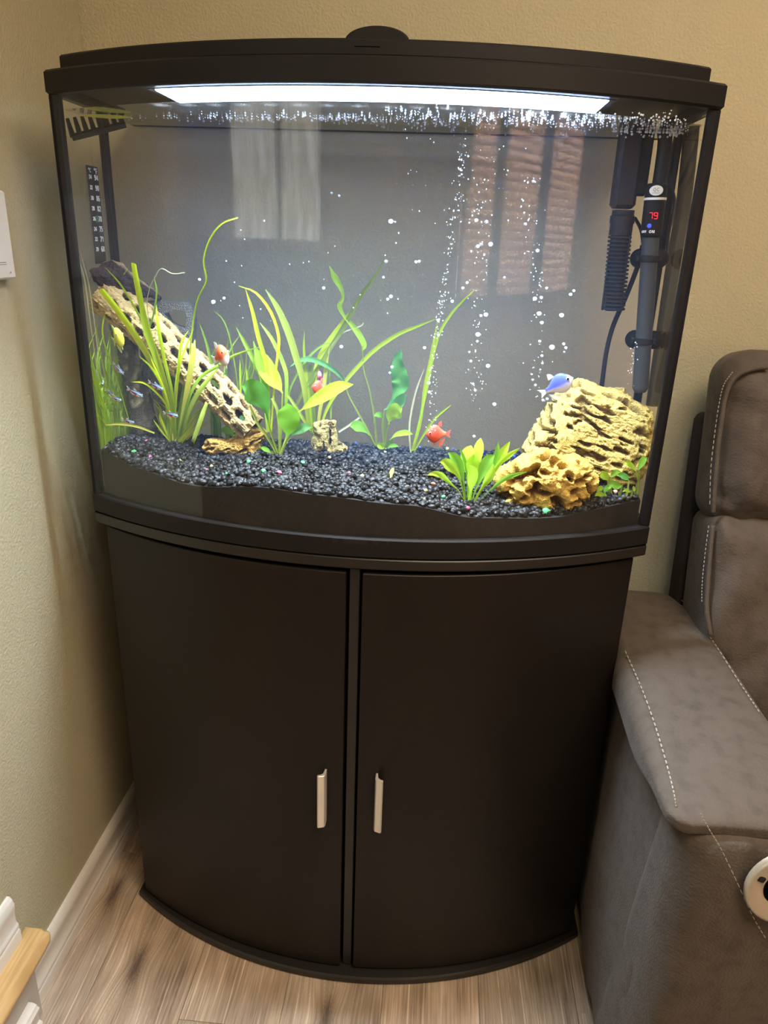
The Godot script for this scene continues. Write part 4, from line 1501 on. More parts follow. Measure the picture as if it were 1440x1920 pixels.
# ---------------------------------------------------------------- plants
# a blade: pixels from tip to base (as traced), base depth z0, tip depth z1, width in pixels
func blade(pl: Node3D, called: String, px: Array, w: float, m: String, z0: float, z1: float, prof := [0.12, 0.75, 1.0, 1.0, 0.95, 0.8, 0.55], fold := 0.3, wave := 0.0, seg := 18, rooted := false) -> void:
	var sp := []
	var n := px.size()
	for i in n:
		var f := float(i) / (n - 1)
		sp.append(inside(px[i][0], px[i][1], lerpf(z1, z0, f)))
	var foot: Vector3 = sp[-1]
	if rooted and foot.y > gravel_y(foot.x, foot.z):
		sp.append(Vector3(foot.x, gravel_y(foot.x, foot.z) - 0.004, foot.z))
	var ww := []
	for q in prof:
		ww.append(q * w / 1150.0 * 0.5)
	var g := Geo.new()
	g_leaf(g, sp, ww, Vector3(rng.randf_range(-0.5, 0.5), 0.25, 1.0).normalized(), fold, seg, wave)
	part(called, g, mats[m], pl, 180.0)

const BROAD := [0.04, 0.45, 0.80, 0.97, 1.0, 0.92, 0.72, 0.42, 0.12, 0.07]
const NECK := [0.04, 0.5, 0.85, 1.0, 0.95, 0.75, 0.45, 0.22, 0.14, 0.12, 0.12]

func c4(a: Array) -> Array:      # from the enlarged left crop
	return a.map(func(p): return [80.0 + p[0] / 3.0, 440.0 + p[1] / 3.0])

func c5(a: Array) -> Array:
	return a.map(func(p): return [400.0 + p[0] / 3.0, 440.0 + p[1] / 3.0])

func c6(a: Array) -> Array:
	return a.map(func(p): return [780.0 + p[0] / 3.0, 560.0 + p[1] / 3.0])

func cs_(a: Array) -> Array:
	return a.map(func(p): return [800.0 + p[0] / 7.2, 800.0 + p[1] / 7.2])

func plant(called: String, label: String, bx: float, by: float, group := "") -> Node3D:
	return thing(called, label, "plant", gp(bx, by), group)

func tuft(pl: Node3D, n: int, bx0: float, bx1: float, by: float, tx0: float, tx1: float, ty0: float, ty1: float, w0: float, w1: float, ms: Array, dz: float, droop := 0.0) -> void:
	for i in n:
		var f := rng.randf()
		var x := lerpf(bx0, bx1, f)
		var base := gp(x, by + rng.randf_range(-5, 5))
		var f2 := clampf(f + rng.randf_range(-0.45, 0.45), 0.0, 1.0)
		var tx := lerpf(tx0, tx1, f2)
		var ty := lerpf(ty0, ty1, pow(rng.randf(), 0.8))
		var b := [x, by + rng.randf_range(-2, 6)]
		var sway := rng.randf_range(-0.14, 0.14) * (by - ty)
		var px := [[tx, ty], [lerpf(tx, b[0], 0.33) + sway, lerpf(ty, b[1], 0.30 - droop)], [lerpf(tx, b[0], 0.72) + sway * 0.6, lerpf(ty, b[1], 0.66)], b]
		var zt := clampf(base.z + rng.randf_range(-dz, dz), ZB + 0.02, 0.43)
		blade(pl, "leaf", px, rng.randf_range(w0, w1), ms[rng.randi() % ms.size()], base.z, zt, [0.1, 0.7, 1.0, 1.0, 0.9, 0.7], 0.3, 0.0, 12, true)

func plants() -> void:
	rng.seed = 77
	# bright clump of ribbon grass before the log
	var p := plant("ribbon_grass", "bright yellow-green clump of ribbon grass in front of the cholla log", 327, 832)
	var z := p.position.z
	blade(p, "leaf", c4([[330, 305], [410, 405], [500, 530], [600, 690], [680, 860], [735, 1160]]), 14, "lime_grass", z, 0.34, [0.85, 1.0, 1.0, 1.0, 0.9, 0.7, 0.5])
	blade(p, "leaf", c4([[515, 160], [532, 260], [560, 400], [605, 570], [670, 760], [720, 950], [745, 1160]]), 13, "lime_grass", z, 0.33, [0.85, 1.0, 1.0, 1.0, 0.9, 0.7, 0.5])
	blade(p, "leaf", c4([[552, 300], [560, 420], [590, 560], [640, 700], [700, 900], [745, 1160]]), 12, "bright_grass", z, 0.33)
	blade(p, "leaf", c4([[350, 182], [430, 268], [500, 375], [570, 510], [620, 640], [700, 850], [738, 1150]]), 5, "bright_grass", z, 0.32)
	blade(p, "leaf", c4([[625, 235], [642, 320], [625, 450], [600, 560], [660, 760], [738, 1150]]), 4, "mid_grass", z, 0.33)
	blade(p, "leaf", c4([[640, 395], [652, 520], [690, 720], [730, 900], [755, 1155]]), 7, "bright_grass", z, 0.38)
	blade(p, "leaf", c4([[822, 538], [780, 615], [762, 760], [745, 900], [742, 1150]]), 5, "bright_grass", z, 0.37)
	blade(p, "leaf", c4([[850, 528], [800, 650], [772, 740], [750, 950], [745, 1150]]), 4, "lime_grass", z, 0.37)
	blade(p, "leaf", c4([[857, 590], [840, 720], [805, 930], [770, 1120]]), 11, "yellow_grass", z, 0.36)
	blade(p, "leaf", c4([[1235, 628], [1080, 678], [980, 742], [890, 800], [830, 900], [790, 1040], [755, 1160]]), 6, "mid_grass", z, 0.40)
	blade(p, "leaf", c4([[988, 750], [905, 850], [835, 960], [770, 1140]]), 9, "olive_grass", z, 0.38)
	blade(p, "leaf", c4([[925, 945], [885, 1060], [846, 1168]]), 10, "olive_grass", z, 0.40, [0.6, 1, 1, 1, 0.9])
	blade(p, "leaf", c4([[500, 828], [570, 835], [640, 890], [700, 970], [735, 1130]]), 3.5, "lime_grass", z, 0.40)
	blade(p, "leaf", c4([[610, 700], [650, 790], [700, 930], [735, 1140]]), 4, "lime_grass", z, 0.39)
	blade(p, "leaf", c4([[540, 680], [620, 760], [690, 900], [740, 1150]]), 4, "bright_grass", z, 0.39)
	blade(p, "runner", [[446, 408], [415, 420], [392, 452], [382, 490], [387, 526], [373, 556], [364, 590], [356, 660], [350, 730], [335, 826]], 3.2, "bright_grass", z, 0.35, [0.7, 1, 1, 1], 0.3, 0.0, 36)
	blade(p, "runner", c4([[800, 213], [730, 218], [668, 190], [632, 240], [600, 310], [590, 430], [640, 700], [730, 1140]]), 1.8, "pale_stalk", z, 0.34, [0.7, 1, 1, 1], 0.3, 0.0, 30)
	tuft(p, 46, 316, 340, 830, 288, 392, 738, 800, 2.0, 4.5, ["lime_grass", "bright_grass", "lime_grass", "yellow_grass"], 0.03, 0.1)
	tuft(p, 10, 318, 336, 830, 300, 380, 660, 740, 3.0, 6.0, ["bright_grass", "mid_grass"], 0.03)
	# grass at the back left
	p = plant("ribbon_grass", "fine green grass plant against the left end glass", 208, 806, "green grass plants at the back left")
	tuft(p, 64, 186, 238, 800, 158, 238, 585, 745, 3.2, 6.5, ["mid_grass", "mid_grass", "bright_grass", "olive_grass"], 0.02)
	blade(p, "leaf", [[143, 466], [150, 492], [160, 530], [172, 620], [196, 800]], 2.5, "pale_stalk", 0.24, 0.26)
	blade(p, "leaf", [[150, 468], [158, 500], [168, 540], [182, 640], [200, 800]], 2.5, "pale_stalk", 0.24, 0.26)
	p = plant("ribbon_grass", "olive grass plant with long thin leaves under the driftwood", 258, 806, "green grass plants at the back left")
	tuft(p, 34, 232, 285, 803, 205, 300, 600, 745, 3.0, 6.0, ["mid_grass", "bright_grass", "olive_grass"], 0.02)
	blade(p, "leaf", c4([[490, 176], [440, 250], [395, 340], [345, 470], [345, 600], [420, 820], [500, 1090]]), 3.5, "bright_grass", 0.27, 0.25)
	p = plant("ribbon_grass", "short yellowing grass tuft behind the bright clump", 285, 806, "green grass plants at the back left")
	tuft(p, 26, 262, 305, 806, 240, 318, 735, 790, 2.5, 5.5, ["yellow_grass", "lime_grass", "yellow_grass", "bright_grass"], 0.02, 0.1)
	blade(p, "leaf", [[196, 797], [225, 795], [258, 800], [290, 812]], 5, "yellow_grass", 0.32, 0.30)
	# tall grass behind the log
	p = plant("tall_grass", "tall olive-green ribbon grass rising behind the cholla log", 505, 815)
	z = 0.30
	blade(p, "leaf", [[447, 536], [480, 549], [508, 585], [522, 627], [522, 657], [516, 705], [508, 812]], 5.5, "lime_grass", z, 0.28)
	blade(p, "leaf", c4([[1142, 308], [1180, 430], [1215, 580], [1255, 720], [1268, 880], [1275, 1110]]), 8, "bright_grass", z, 0.29)
	blade(p, "leaf", c4([[1254, 308], [1325, 420], [1385, 560], [1425, 690], [1470, 850], [1500, 1100]]), 13, "olive_grass", z, 0.28)
	blade(p, "leaf", c4([[1090, 522], [1150, 630], [1205, 740], [1245, 860], [1275, 1110]]), 10, "mid_grass", z, 0.28)
	blade(p, "leaf", c4([[1222, 495], [1290, 590], [1350, 720], [1372, 830], [1360, 1110]]), 8, "mid_grass", z, 0.28)
	blade(p, "leaf", c4([[1186, 600], [1220, 740], [1250, 870], [1268, 1110]]), 12, "mid_grass", z, 0.30)
	blade(p, "leaf", c4([[879, 488], [920, 600], [945, 700], [985, 830], [1010, 960]]), 6, "mid_grass", 0.26, 0.25)
	blade(p, "leaf", c4([[955, 424], [1010, 470], [1048, 560], [1080, 720], [1100, 870], [1110, 980]]), 3, "mid_grass", 0.26, 0.25)
	blade(p, "leaf", c4([[1107, 568], [1060, 640], [1030, 730], [1010, 840]]), 3.5, "mid_grass", 0.26, 0.25)
	blade(p, "leaf", c4([[1110, 705], [1112, 800], [1114, 920]]), 4, "bright_grass", 0.27, 0.26)
	blade(p, "leaf", c4([[1146, 748], [1152, 840], [1160, 940]]), 4, "bright_grass", 0.27, 0.26)
	tuft(p, 34, 395, 480, 780, 370, 475, 615, 730, 3.0, 5.5, ["mid_grass", "bright_grass", "olive_grass"], 0.015)
	# broad-leaved plant before the middle
	p = plant("broadleaf_plant", "broad-leaved green plant beside the small ochre rock", 523, 856)
	z = p.position.z
	broad(p, c5([[160, 850], [205, 862], [255, 905], [292, 965], [308, 1042]]), c5([[308, 1042], [325, 1120], [368, 1235]]), 48, "leaf_dark", z, z + 0.035)
	broad(p, c5([[415, 948], [424, 985], [426, 1040], [420, 1100], [412, 1140]]), c5([[412, 1140], [398, 1180], [378, 1240]]), 42, "leaf_green", z, z + 0.045)
	broad(p, c5([[788, 842], [710, 856], [620, 905], [540, 955], [474, 1000]]), c5([[474, 1000], [435, 1090], [385, 1235]]), 26, "leaf_lime", z, z + 0.01)
	broad(p, c5([[238, 640], [270, 705], [320, 790], [365, 850], [390, 892]]), c5([[390, 892], [385, 1050], [372, 1235]]), 34, "leaf_lime", z, z - 0.02)
	broad(p, c5([[553, 1084], [510, 1085], [470, 1105], [428, 1142]]), c5([[428, 1142], [402, 1185], [380, 1240]]), 18, "leaf_blue_green", z, z + 0.01)
	broad(p, c5([[322, 1222], [300, 1210], [278, 1200], [262, 1196]]), c5([[262, 1196], [300, 1215], [365, 1235]]), 9, "leaf_green", z, z + 0.01)
	for q in [[[205, 960], [250, 1060], [300, 1130], [362, 1235]], [[420, 905], [470, 980], [520, 1060], [552, 1100]], [[330, 920], [360, 990], [372, 1100], [375, 1235]]]:
		blade(p, "stalk", c5(q), 6, "olive_grass", z, z - 0.01, [0.8, 1, 1, 1])
	# olive ribbon plant behind it
	p = plant("olive_ribbon_plant", "olive ribbon plant with long slanting blades behind the bark stump", 590, 822)
	z = clampf(p.position.z, 0.22, 0.32)
	blade(p, "leaf", c5([[966, 132], [900, 248], [820, 360], [740, 510], [650, 650], [560, 800], [500, 890], [470, 960]]), 9, "olive_grass", z, z)
	blade(p, "leaf", c5([[1252, 474], [1150, 515], [1040, 560], [900, 655], [780, 780], [700, 880], [640, 980], [600, 1090]]), 8, "bright_grass", z, z)
	blade(p, "leaf", c5([[760, 440], [680, 560], [620, 655], [580, 760], [562, 900], [562, 1120]]), 13, "lime_grass", z, z - 0.01)
	blade(p, "leaf", c5([[512, 545], [510, 640], [518, 740], [530, 850], [548, 1000], [560, 1110]]), 6, "bright_grass", z, z)
	blade(p, "leaf", c5([[655, 600], [640, 700], [625, 850], [600, 1000], [585, 1120]]), 9, "yellow_grass", z, z)
	blade(p, "leaf", c5([[548, 730], [552, 850], [560, 1000], [566, 1120]]), 14, "olive_grass", z, z, [0.5, 0.9, 1, 1, 1])
	blade(p, "leaf", c5([[660, 700], [655, 820], [662, 950], [662, 1040]]), 5, "mid_grass", z, z - 0.01)
	blade(p, "leaf", c5([[680, 608], [620, 620], [560, 665], [500, 740], [440, 850], [420, 930]]), 5, "mid_grass", z, z)
	blade(p, "runner", c5([[845, 495], [830, 512], [780, 530], [730, 550], [690, 590], [640, 680]]), 3, "pale_stalk", z, z, [0.8, 1, 1, 1])
	blade(p, "runner", c5([[822, 1028], [770, 1068], [705, 1110]]), 4, "pale_stalk", z + 0.01, z + 0.01, [0.8, 1, 1, 1])
	# sword plant in the middle with a twisting tall leaf
	p = plant("sword_plant", "slender sword plant with a tall twisting leaf at the tank's middle", 708, 840)
	z = clampf(p.position.z, 0.22, 0.36)
	blade(p, "leaf", c5([[652, 176], [680, 240], [715, 300], [728, 355], [708, 400], [728, 450], [775, 505], [815, 560], [845, 620], [838, 652]]), 15, "leaf_lime", z, z, [0.1, 0.85, 0.6, 0.35, 0.65, 0.45, 0.55, 0.95, 0.8, 0.1], 0.5, 0.3, 30)
	blade(p, "stalk", c5([[838, 650], [848, 760], [880, 880], [905, 1020], [920, 1185]]), 3.5, "olive_grass", z, z, [1, 1, 1.3])
	blade(p, "leaf", c5([[428, 746], [470, 716], [530, 700], [600, 716], [670, 755], [715, 795], [742, 832]]), 10, "leaf_blue_green", z, z + 0.01, [0.05, 0.6, 1, 1, 0.9, 0.7, 0.2])
	blade(p, "stalk", c5([[742, 850], [770, 920], [820, 1010], [870, 1100], [912, 1190]]), 3.5, "olive_grass", z, z, [1, 1, 1])
	broad(p, c5([[768, 1078], [800, 1074], [840, 1090], [880, 1130]]), c5([[880, 1130], [895, 1160], [912, 1190]]), 22, "leaf_green", z, z + 0.02)
	p = plant("sword_plant", "young sword plant with one tall wavy leaf left of the red fish", 733, 842)
	z = clampf(p.position.z, 0.22, 0.36)
	blade(p, "leaf", c5([[1058, 648], [1040, 700], [1045, 770], [1058, 830], [1035, 880], [1000, 940]]), 36, "leaf_dark", z, z, [0.05, 0.45, 0.6, 0.85, 1.0, 1.0, 0.8, 0.3, 0.05], 0.35, 0.25, 24)
	broad(p, c5([[1085, 900], [1050, 930], [1010, 960], [960, 985]]), c5([[960, 985], [950, 1080], [962, 1185]]), 30, "leaf_blue_green", z - 0.008, z - 0.01)
	broad(p, c5([[1062, 975], [1035, 985], [1000, 1020], [985, 1070]]), c5([[985, 1070], [972, 1120], [966, 1190]]), 34, "leaf_lime", z + 0.005, z + 0.02)
	broad(p, c5([[903, 1020], [925, 1012], [945, 1020], [960, 1034]]), c5([[960, 1034], [968, 1100], [966, 1190]]), 11, "leaf_green", z, z + 0.01)
	broad(p, c5([[1125, 1122], [1080, 1114], [1030, 1125], [990, 1155]]), c5([[990, 1155], [980, 1175], [970, 1195]]), 12, "leaf_lime", z, z + 0.015)
	broad(p, c5([[935, 1165], [940, 1180], [955, 1195], [965, 1200]]), c5([[965, 1200], [966, 1202], [968, 1205]]), 16, "leaf_lime", z + 0.01, z + 0.022)
	broad(p, c5([[1045, 1192], [1020, 1186], [995, 1190], [975, 1202]]), c5([[975, 1202], [972, 1203], [970, 1205]]), 8, "leaf_green", z + 0.005, z + 0.015)
	broad(p, c5([[1010, 1150], [1000, 1165], [985, 1185], [972, 1202]]), c5([[972, 1202], [971, 1203], [970, 1205]]), 8, "leaf_green", z, z + 0.01)
	# thin grass
	p = plant("thin_grass", "thin grass plant with a few long arching blades left of the bubble column", 770, 852)
	z = clampf(p.position.z, 0.22, 0.36)
	blade(p, "leaf", [[890, 543], [866, 566], [843, 593], [823, 628], [811, 676], [802, 722], [792, 766], [782, 810], [771, 850]], 5.5, "bright_grass", z, z, [0.3, 1, 1, 1, 0.9, 0.6])
	blade(p, "leaf", c5([[1261, 492], [1240, 600], [1222, 700], [1190, 850], [1165, 1050], [1118, 1225]]), 6, "bright_grass", z, z, [0.3, 1, 1, 1, 0.7])
	blade(p, "leaf", c5([[1186, 756], [1142, 870], [1112, 1000], [1102, 1100], [1110, 1225]]), 4, "pale_stalk", z, z, [0.3, 1, 1, 1, 0.7])
	blade(p, "leaf", c5([[1336, 958], [1252, 1028], [1192, 1110], [1130, 1215]]), 5, "bright_grass", z, z + 0.02, [0.3, 1, 1, 1, 0.7])
	# pair of small round leaves by the log's foot
	p = plant("round_leaf_plant", "small plant of two round leaves at the log's lower end", 436, 820)
	z = p.position.z - 0.005
	broad(p, c5([[178, 1045], [150, 1035], [115, 1055], [100, 1085], [125, 1112]]), c5([[125, 1112], [115, 1125], [105, 1140]]), 28, "leaf_blue_green", z, z + 0.015)
	broad(p, c5([[40, 1104], [65, 1098], [95, 1112], [130, 1140]]), c5([[130, 1140], [120, 1142], [110, 1145]]), 15, "leaf_lime", z + 0.01, z + 0.02)
	# leafy rosette in front
	p = plant("rosette_plant", "bright green leafy rosette left of the craggy rock", 884, 943)
	z = p.position.z
	for q in [
		[[[8, 655], [90, 632], [190, 650], [270, 715], [360, 800], [430, 860], [500, 985]], 11, "leaf_lime", 0.02],
		[[[178, 478], [250, 480], [330, 540], [410, 630], [470, 780], [512, 990]], 19, "leaf_lime", 0.01],
		[[[292, 350], [360, 400], [430, 500], [480, 640], [505, 800], [522, 990]], 19, "leaf_green", -0.005],
		[[[442, 285], [480, 370], [520, 490], [540, 640], [545, 800], [540, 1000]], 6, "leaf_green", 0.0],
		[[[600, 255], [575, 330], [560, 430], [555, 560], [560, 760], [565, 1010]], 27, "leaf_lime", -0.02],
		[[[728, 152], [715, 240], [700, 360], [670, 560], [620, 800], [590, 1010]], 18, "leaf_lime", -0.025],
		[[[640, 372], [630, 450], [620, 540], [605, 660], [590, 830], [580, 1020]], 26, "leaf_lime", 0.0],
		[[[545, 520], [600, 590], [610, 700], [600, 800], [585, 900], [560, 1030]], 22, "leaf_lime", 0.025],
		[[[915, 376], [850, 440], [780, 560], [720, 700], [650, 880], [600, 1030]], 22, "leaf_green", 0.01],
		[[[900, 490], [880, 600], [830, 700], [770, 790], [700, 890], [620, 1030]], 15, "leaf_lime", 0.02],
		[[[966, 198], [950, 330], [905, 500], [820, 700], [720, 860], [620, 1025]], 11, "leaf_green", -0.01],
		[[[1122, 198], [1050, 310], [970, 460], [880, 640], [760, 820], [640, 1010]], 16, "leaf_lime", -0.015],
		[[[1262, 285], [1130, 370], [1000, 470], [900, 610], [760, 830], [650, 1015]], 11, "leaf_lime", -0.005],
		[[[1362, 608], [1180, 650], [1020, 720], [890, 830], [780, 930], [680, 1035]], 9, "leaf_green", 0.025]]:
		blade(p, "leaf", cs_(q[0]), q[1], q[2], z, z + q[3], NECK, 0.3, 0.06, 22)
	# little plants in the right front corner
	p = plant("round_leaf_plant", "small round-leaved plants in the right front corner below the slab rock", 1165, 935)
	z = clampf(p.position.z, 0.30, 0.40)
	for q in [
		[[[1045, 968], [1055, 985], [1072, 1010], [1078, 1020]], [[1078, 1020], [1082, 1060], [1090, 1110]], 15, "leaf_lime", 0.0],
		[[[1152, 978], [1128, 974], [1105, 992], [1096, 1002]], [[1096, 1002], [1094, 1060], [1100, 1110]], 10, "leaf_green", 0.0],
		[[[1135, 998], [1160, 994], [1185, 1010], [1198, 1024]], [[1198, 1024], [1190, 1070], [1180, 1120]], 12, "leaf_dark", -0.01],
		[[[1088, 1050], [1110, 1044], [1140, 1055], [1160, 1052]], [[1160, 1052], [1150, 1090], [1140, 1120]], 15, "leaf_green", 0.01],
		[[[1022, 1088], [1030, 1070], [1045, 1068], [1055, 1078]], [[1055, 1078], [1062, 1100], [1070, 1120]], 11, "leaf_lime", 0.01],
		[[[1100, 1062], [1080, 1060], [1066, 1080], [1064, 1098]], [[1064, 1098], [1068, 1110], [1072, 1120]], 13, "leaf_green", 0.015],
		[[[1005, 1112], [1025, 1098], [1050, 1104], [1066, 1112]], [[1066, 1112], [1070, 1118], [1074, 1124]], 9, "leaf_lime", 0.015],
		[[[1170, 922], [1195, 926], [1222, 950], [1243, 978]], [[1243, 978], [1252, 1030], [1240, 1120]], 9, "leaf_lime", 0.0],
		[[[1300, 893], [1280, 905], [1262, 940], [1250, 975]], [[1250, 975], [1254, 1030], [1245, 1120]], 12, "leaf_green", 0.0],
		[[[1160, 1085], [1180, 1076], [1200, 1085], [1215, 1078]], [[1215, 1078], [1212, 1100], [1200, 1122]], 6, "leaf_lime", 0.01],
		[[[1222, 1052], [1225, 1065], [1230, 1078], [1232, 1090]], [[1232, 1090], [1228, 1110], [1222, 1122]], 6, "leaf_lime", 0.01]]:
		broad(p, c6(q[0]), c6(q[1]), q[2], q[3], z, z + q[4])
	# leaf floating on the water
	var g := Geo.new()
	var y := Y_W - 0.006
	g_leaf(g, [at(247, 220, 0.30) , at(215, 220, 0.305), at(180, 218, 0.315), at(150, 217, 0.325)], [0.0008, 0.0030, 0.0034, 0.0026, 0.001], Vector3(0, 0.6, 1), 0.3, 14)
	single("floating_leaf", g, mats["yellow_grass"], "long yellow leaf floating at the water surface over the black comb", "leaf", "", "", 180.0, at(200, 219, 0.31))

func broad(pl: Node3D, px: Array, stem: Array, w: float, m: String, z0: float, z1: float) -> void:
	var zj := lerpf(z0, z1, 0.5)
	blade(pl, "leaf", px, w, m, zj, z1, BROAD, 0.22, 0.05, 18)
	blade(pl, "stalk", stem, 4.0, "olive_grass", z0, zj, [0.8, 1, 1.1], 0.5, 0.0, 8)

# ---------------------------------------------------------------- equipment
func text_mesh(s: String, h: float, depth := 0.0004, bold := false) -> TextMesh:
	var t := TextMesh.new()
	var f := SystemFont.new()
	f.font_names = PackedStringArray(["Droid Sans"])
	f.font_weight = 700 if bold else 400
	t.font = f
	t.text = s
	t.font_size = 32
	t.pixel_size = h / 24.0
	t.depth = depth
	t.curve_step = 2.0
	return t

func equipment() -> void:
	var bp: Material = mats["black_plastic"]
	var gp_: Material = mats["grey_plastic"]
	# thermometer strip on the left end glass, seen through the tank
	var t := thing("thermometer", "black stick-on strip thermometer with white degree numbers on the left end glass", "thermometer", Vector3(-0.4545, 1.283, 0.2505))
	var g := Geo.new()
	g_box(g, Vector3(-0.4548, 1.3573, 0.2505), Vector3(0.0012, 0.146, 0.039), 0.0003)
	part("strip", g, mat("strip_black", Color(0.008, 0.008, 0.010), 0.4), t)
	var white := mat("white_print", Color(0.85, 0.86, 0.85), 0.6)
	var rows := [["34", "94"], ["32", "90"], ["30", "86"], ["28", "82"], ["26", "78"], ["24", "75"], ["22", "71"], ["20", "68"]]
	var turn := Basis(Vector3.UP, PI / 2.0)
	for k in 9:
		for c in 2:
			var s: String = ["°C", "°F"][c] if k == 0 else rows[k - 1][c]
			var o := put("number", text_mesh(s, 0.0086 if c else 0.0064, 0.0004, true), white, t)
			o.transform = Transform3D(turn, Vector3(-0.4541, 1.4235 - (0.0095 if k > 0 else 0.0) - maxi(k - 1, 0) * 0.0153, 0.2605 - c * 0.0205) - t.position)
	g = Geo.new()
	g_box(g, Vector3(-0.4541, 1.4235 - 0.0095 - 4 * 0.0153, 0.2505), Vector3(0.0004, 0.0105, 0.0095), 0.0001)
	part("lit_field", g, mat("strip_green", Color(0.05, 0.13, 0.085), 0.4), t)
	# black comb at the water line, upper left
	t = thing("surface_comb", "black plastic comb with long teeth at the water line in the upper left corner", "filter part", at(135, 258, 0.29))
	g = Geo.new()
	var a := at(135, 258, 0.302)
	var b := at(235, 233, 0.262)
	g_tube(g, PackedVector3Array([a, b]), [0.0052], 4)
	part("bar", g, bp, t, 30.0)
	for i in 8:
		var f := i / 7.0
		var q := a.lerp(b, 0.02 + f * 0.93)
		g = Geo.new()
		var top := at(lerpf(126, 222, f), lerpf(222, 208, f), lerpf(0.302, 0.262, f))
		g_tube(g, PackedVector3Array([q, q.lerp(top, 0.5), top]), [0.0042, 0.0036, 0.0026], 6)
		part("tooth", g, bp, t)
	# thin cord by the left back corner
	g = Geo.new()
	var pts := []
	for q in [[199, 236], [198, 262], [201, 300], [205, 350], [207, 385], [212, 415], [212, 445], [216, 475], [222, 500]]:
		pts.append(at(q[0], q[1], 0.203))
	g_tube(g, spline(pts, 40), [0.0021], 8)
	single("pump_cord", g, bp, "thin black cord hanging in the left back corner of the tank", "cord", "", "", 180.0, pts[8])
	# filter intake: tube, collar, ribbed strainer
	var zf := 0.245
	var top := at(1184, 235, zf)
	var mid := at(1168, 402, zf)
	var low := at(1150, 582, zf)
	t = thing("filter_intake", "black filter intake tube with a ribbed strainer on the right", "filter part", low)
	g = Geo.new()
	g_box(g, (top + mid) / 2.0 + Vector3(0, 0.004, -0.002), Vector3(0.034, (top - mid).y - 0.008, 0.034), 0.005)
	part("tube", g, bp, t)
	g = Geo.new()
	g_box(g, (top + mid) / 2.0 + Vector3(0.026, 0.012, -0.014), Vector3(0.018, (top - mid).y - 0.03, 0.016), 0.003)
	part("side_channel", g, bp, t)
	g = Geo.new()
	g_cyl(g, mid + Vector3(0, 0.006, 0), mid + Vector3(0, -0.030, 0), [[0, 0.0165], [0.2, 0.0165], [0.25, 0.0185], [0.5, 0.0185], [0.55, 0.0172], [1.0, 0.0172]], 24)
	part("collar", g, bp, t)
	g = Geo.new()
	var s0 := mid + Vector3(0, -0.030, 0)
	g_cyl(g, s0, low, [[0, 0.0132], [1, 0.0132]], 20)
	part("core", g, bp, t)
	for k in 19:
		g = Geo.new()
		var f := (k + 0.5) / 19.0
		var c := s0.lerp(low, f)
		g_cyl(g, c + Vector3(0, 0.0019, 0), c - Vector3(0, 0.0019, 0), [[0, 0.0165], [0.15, 0.0178], [0.85, 0.0178], [1, 0.0165]], 24)
		part("rib", g, bp, t)
	for k in 3:
		g = Geo.new()
		var an := TAU * k / 3.0 + 0.9
		g_box(g, (s0 + low) / 2.0 + Vector3(cos(an) * 0.0152, 0, sin(an) * 0.0152), Vector3(0.004, (s0 - low).y, 0.004), 0.0008)
		part("bar", g, bp, t)
	# heater with its display
	var zh := 0.262
	var h0 := at(1232, 344, zh)
	var h1 := at(1220, 445, zh)
	var h2 := at(1200, 735, zh)
	t = thing("aquarium_heater", "black stick heater with red 79 display held by suction cups on the right", "heater", h2)
	g = Geo.new()
	g_cyl(g, h0, h1, [[0, 0.0125], [0.02, 0.0148], [0.05, 0.0158], [0.95, 0.0158], [0.98, 0.0150], [1, 0.013]], 28)
	var head := part("head", g, mats["black_silicone"], t)
	g = Geo.new()
	g_cyl(g, h1 + Vector3(0, 0.002, 0), h2, [[0, 0.0126], [0.97, 0.0126], [1, 0.009]], 24)
	part("tube", g, gp_, t)
	var ax := (h0 - h1).normalized()
	var right := ax.cross(Vector3(CAM.x - h0.x, 0, CAM.z - h0.z).normalized()).normalized()
	var out := right.cross(ax).normalized()
	var fb := Basis(right, ax, out)
	var face := func(f: float) -> Vector3: return h0.lerp(h1, f) + out * 0.0159
	g = Geo.new()
	g_cyl(g, face.call(0.14) - out * 0.004, face.call(0.14) + out * 0.0006, [[0, 0.0098], [0.9, 0.0098], [1, 0.0094]], 24)
	for i in g.v.size():
		var d: Vector3 = g.v[i] - face.call(0.14)
		g.v[i] -= ax * d.dot(ax) * 0.28
	part("badge", g, mats["white_plastic"], head, 42.0, "white oval badge")
	var tm := put("badge_print", text_mesh("QC", 0.0052, 0.0004, true), mats["grey_mark"], head)
	tm.transform = Transform3D(fb, face.call(0.125) + out * 0.0007 - t.position)
	g = Geo.new()
	for k in 5:
		g_box(g, face.call(0.185) + right * (k - 2) * 0.0022 + out * 0.0008, Vector3(0.0014, 0.0013, 0.0003), 0.0001, fb)
	part("badge_line", g, mats["grey_mark"], head)
	g = Geo.new()
	for k in 13:
		var an := deg_to_rad(lerpf(-78, 78, k / 12.0))
		var dr := right * sin(an) + out * cos(an)
		g_box(g, h0.lerp(h1, 0.285) + dr * 0.0159, Vector3(0.0036, 0.0034, 0.0006), 0.0001, Basis(ax.cross(dr).normalized(), ax, dr))
	part("band", g, mats["white_plastic"], head, 42.0, "pale band")
	var red := mat("red_led_digits", Color(0.5, 0.02, 0.05), 0.5)
	red.emission_enabled = true
	red.emission = Color(1.0, 0.05, 0.12)
	red.emission_energy_multiplier = 1.6
	var blue := mat("blue_led", Color(0.05, 0.1, 0.6), 0.5)
	blue.emission_enabled = true
	blue.emission = Color(0.03, 0.10, 1.0)
	blue.emission_energy_multiplier = 1.8
	# seven-segment 7 and 9
	var segs := {"7": "abc", "9": "abcdfg"}
	var where := {"a": [0, 1, 1], "b": [0.5, 0.5, 0], "c": [0.5, -0.5, 0], "d": [0, -1, 1], "e": [-0.5, -0.5, 0], "f": [-0.5, 0.5, 0], "g": [0, 0, 1]}
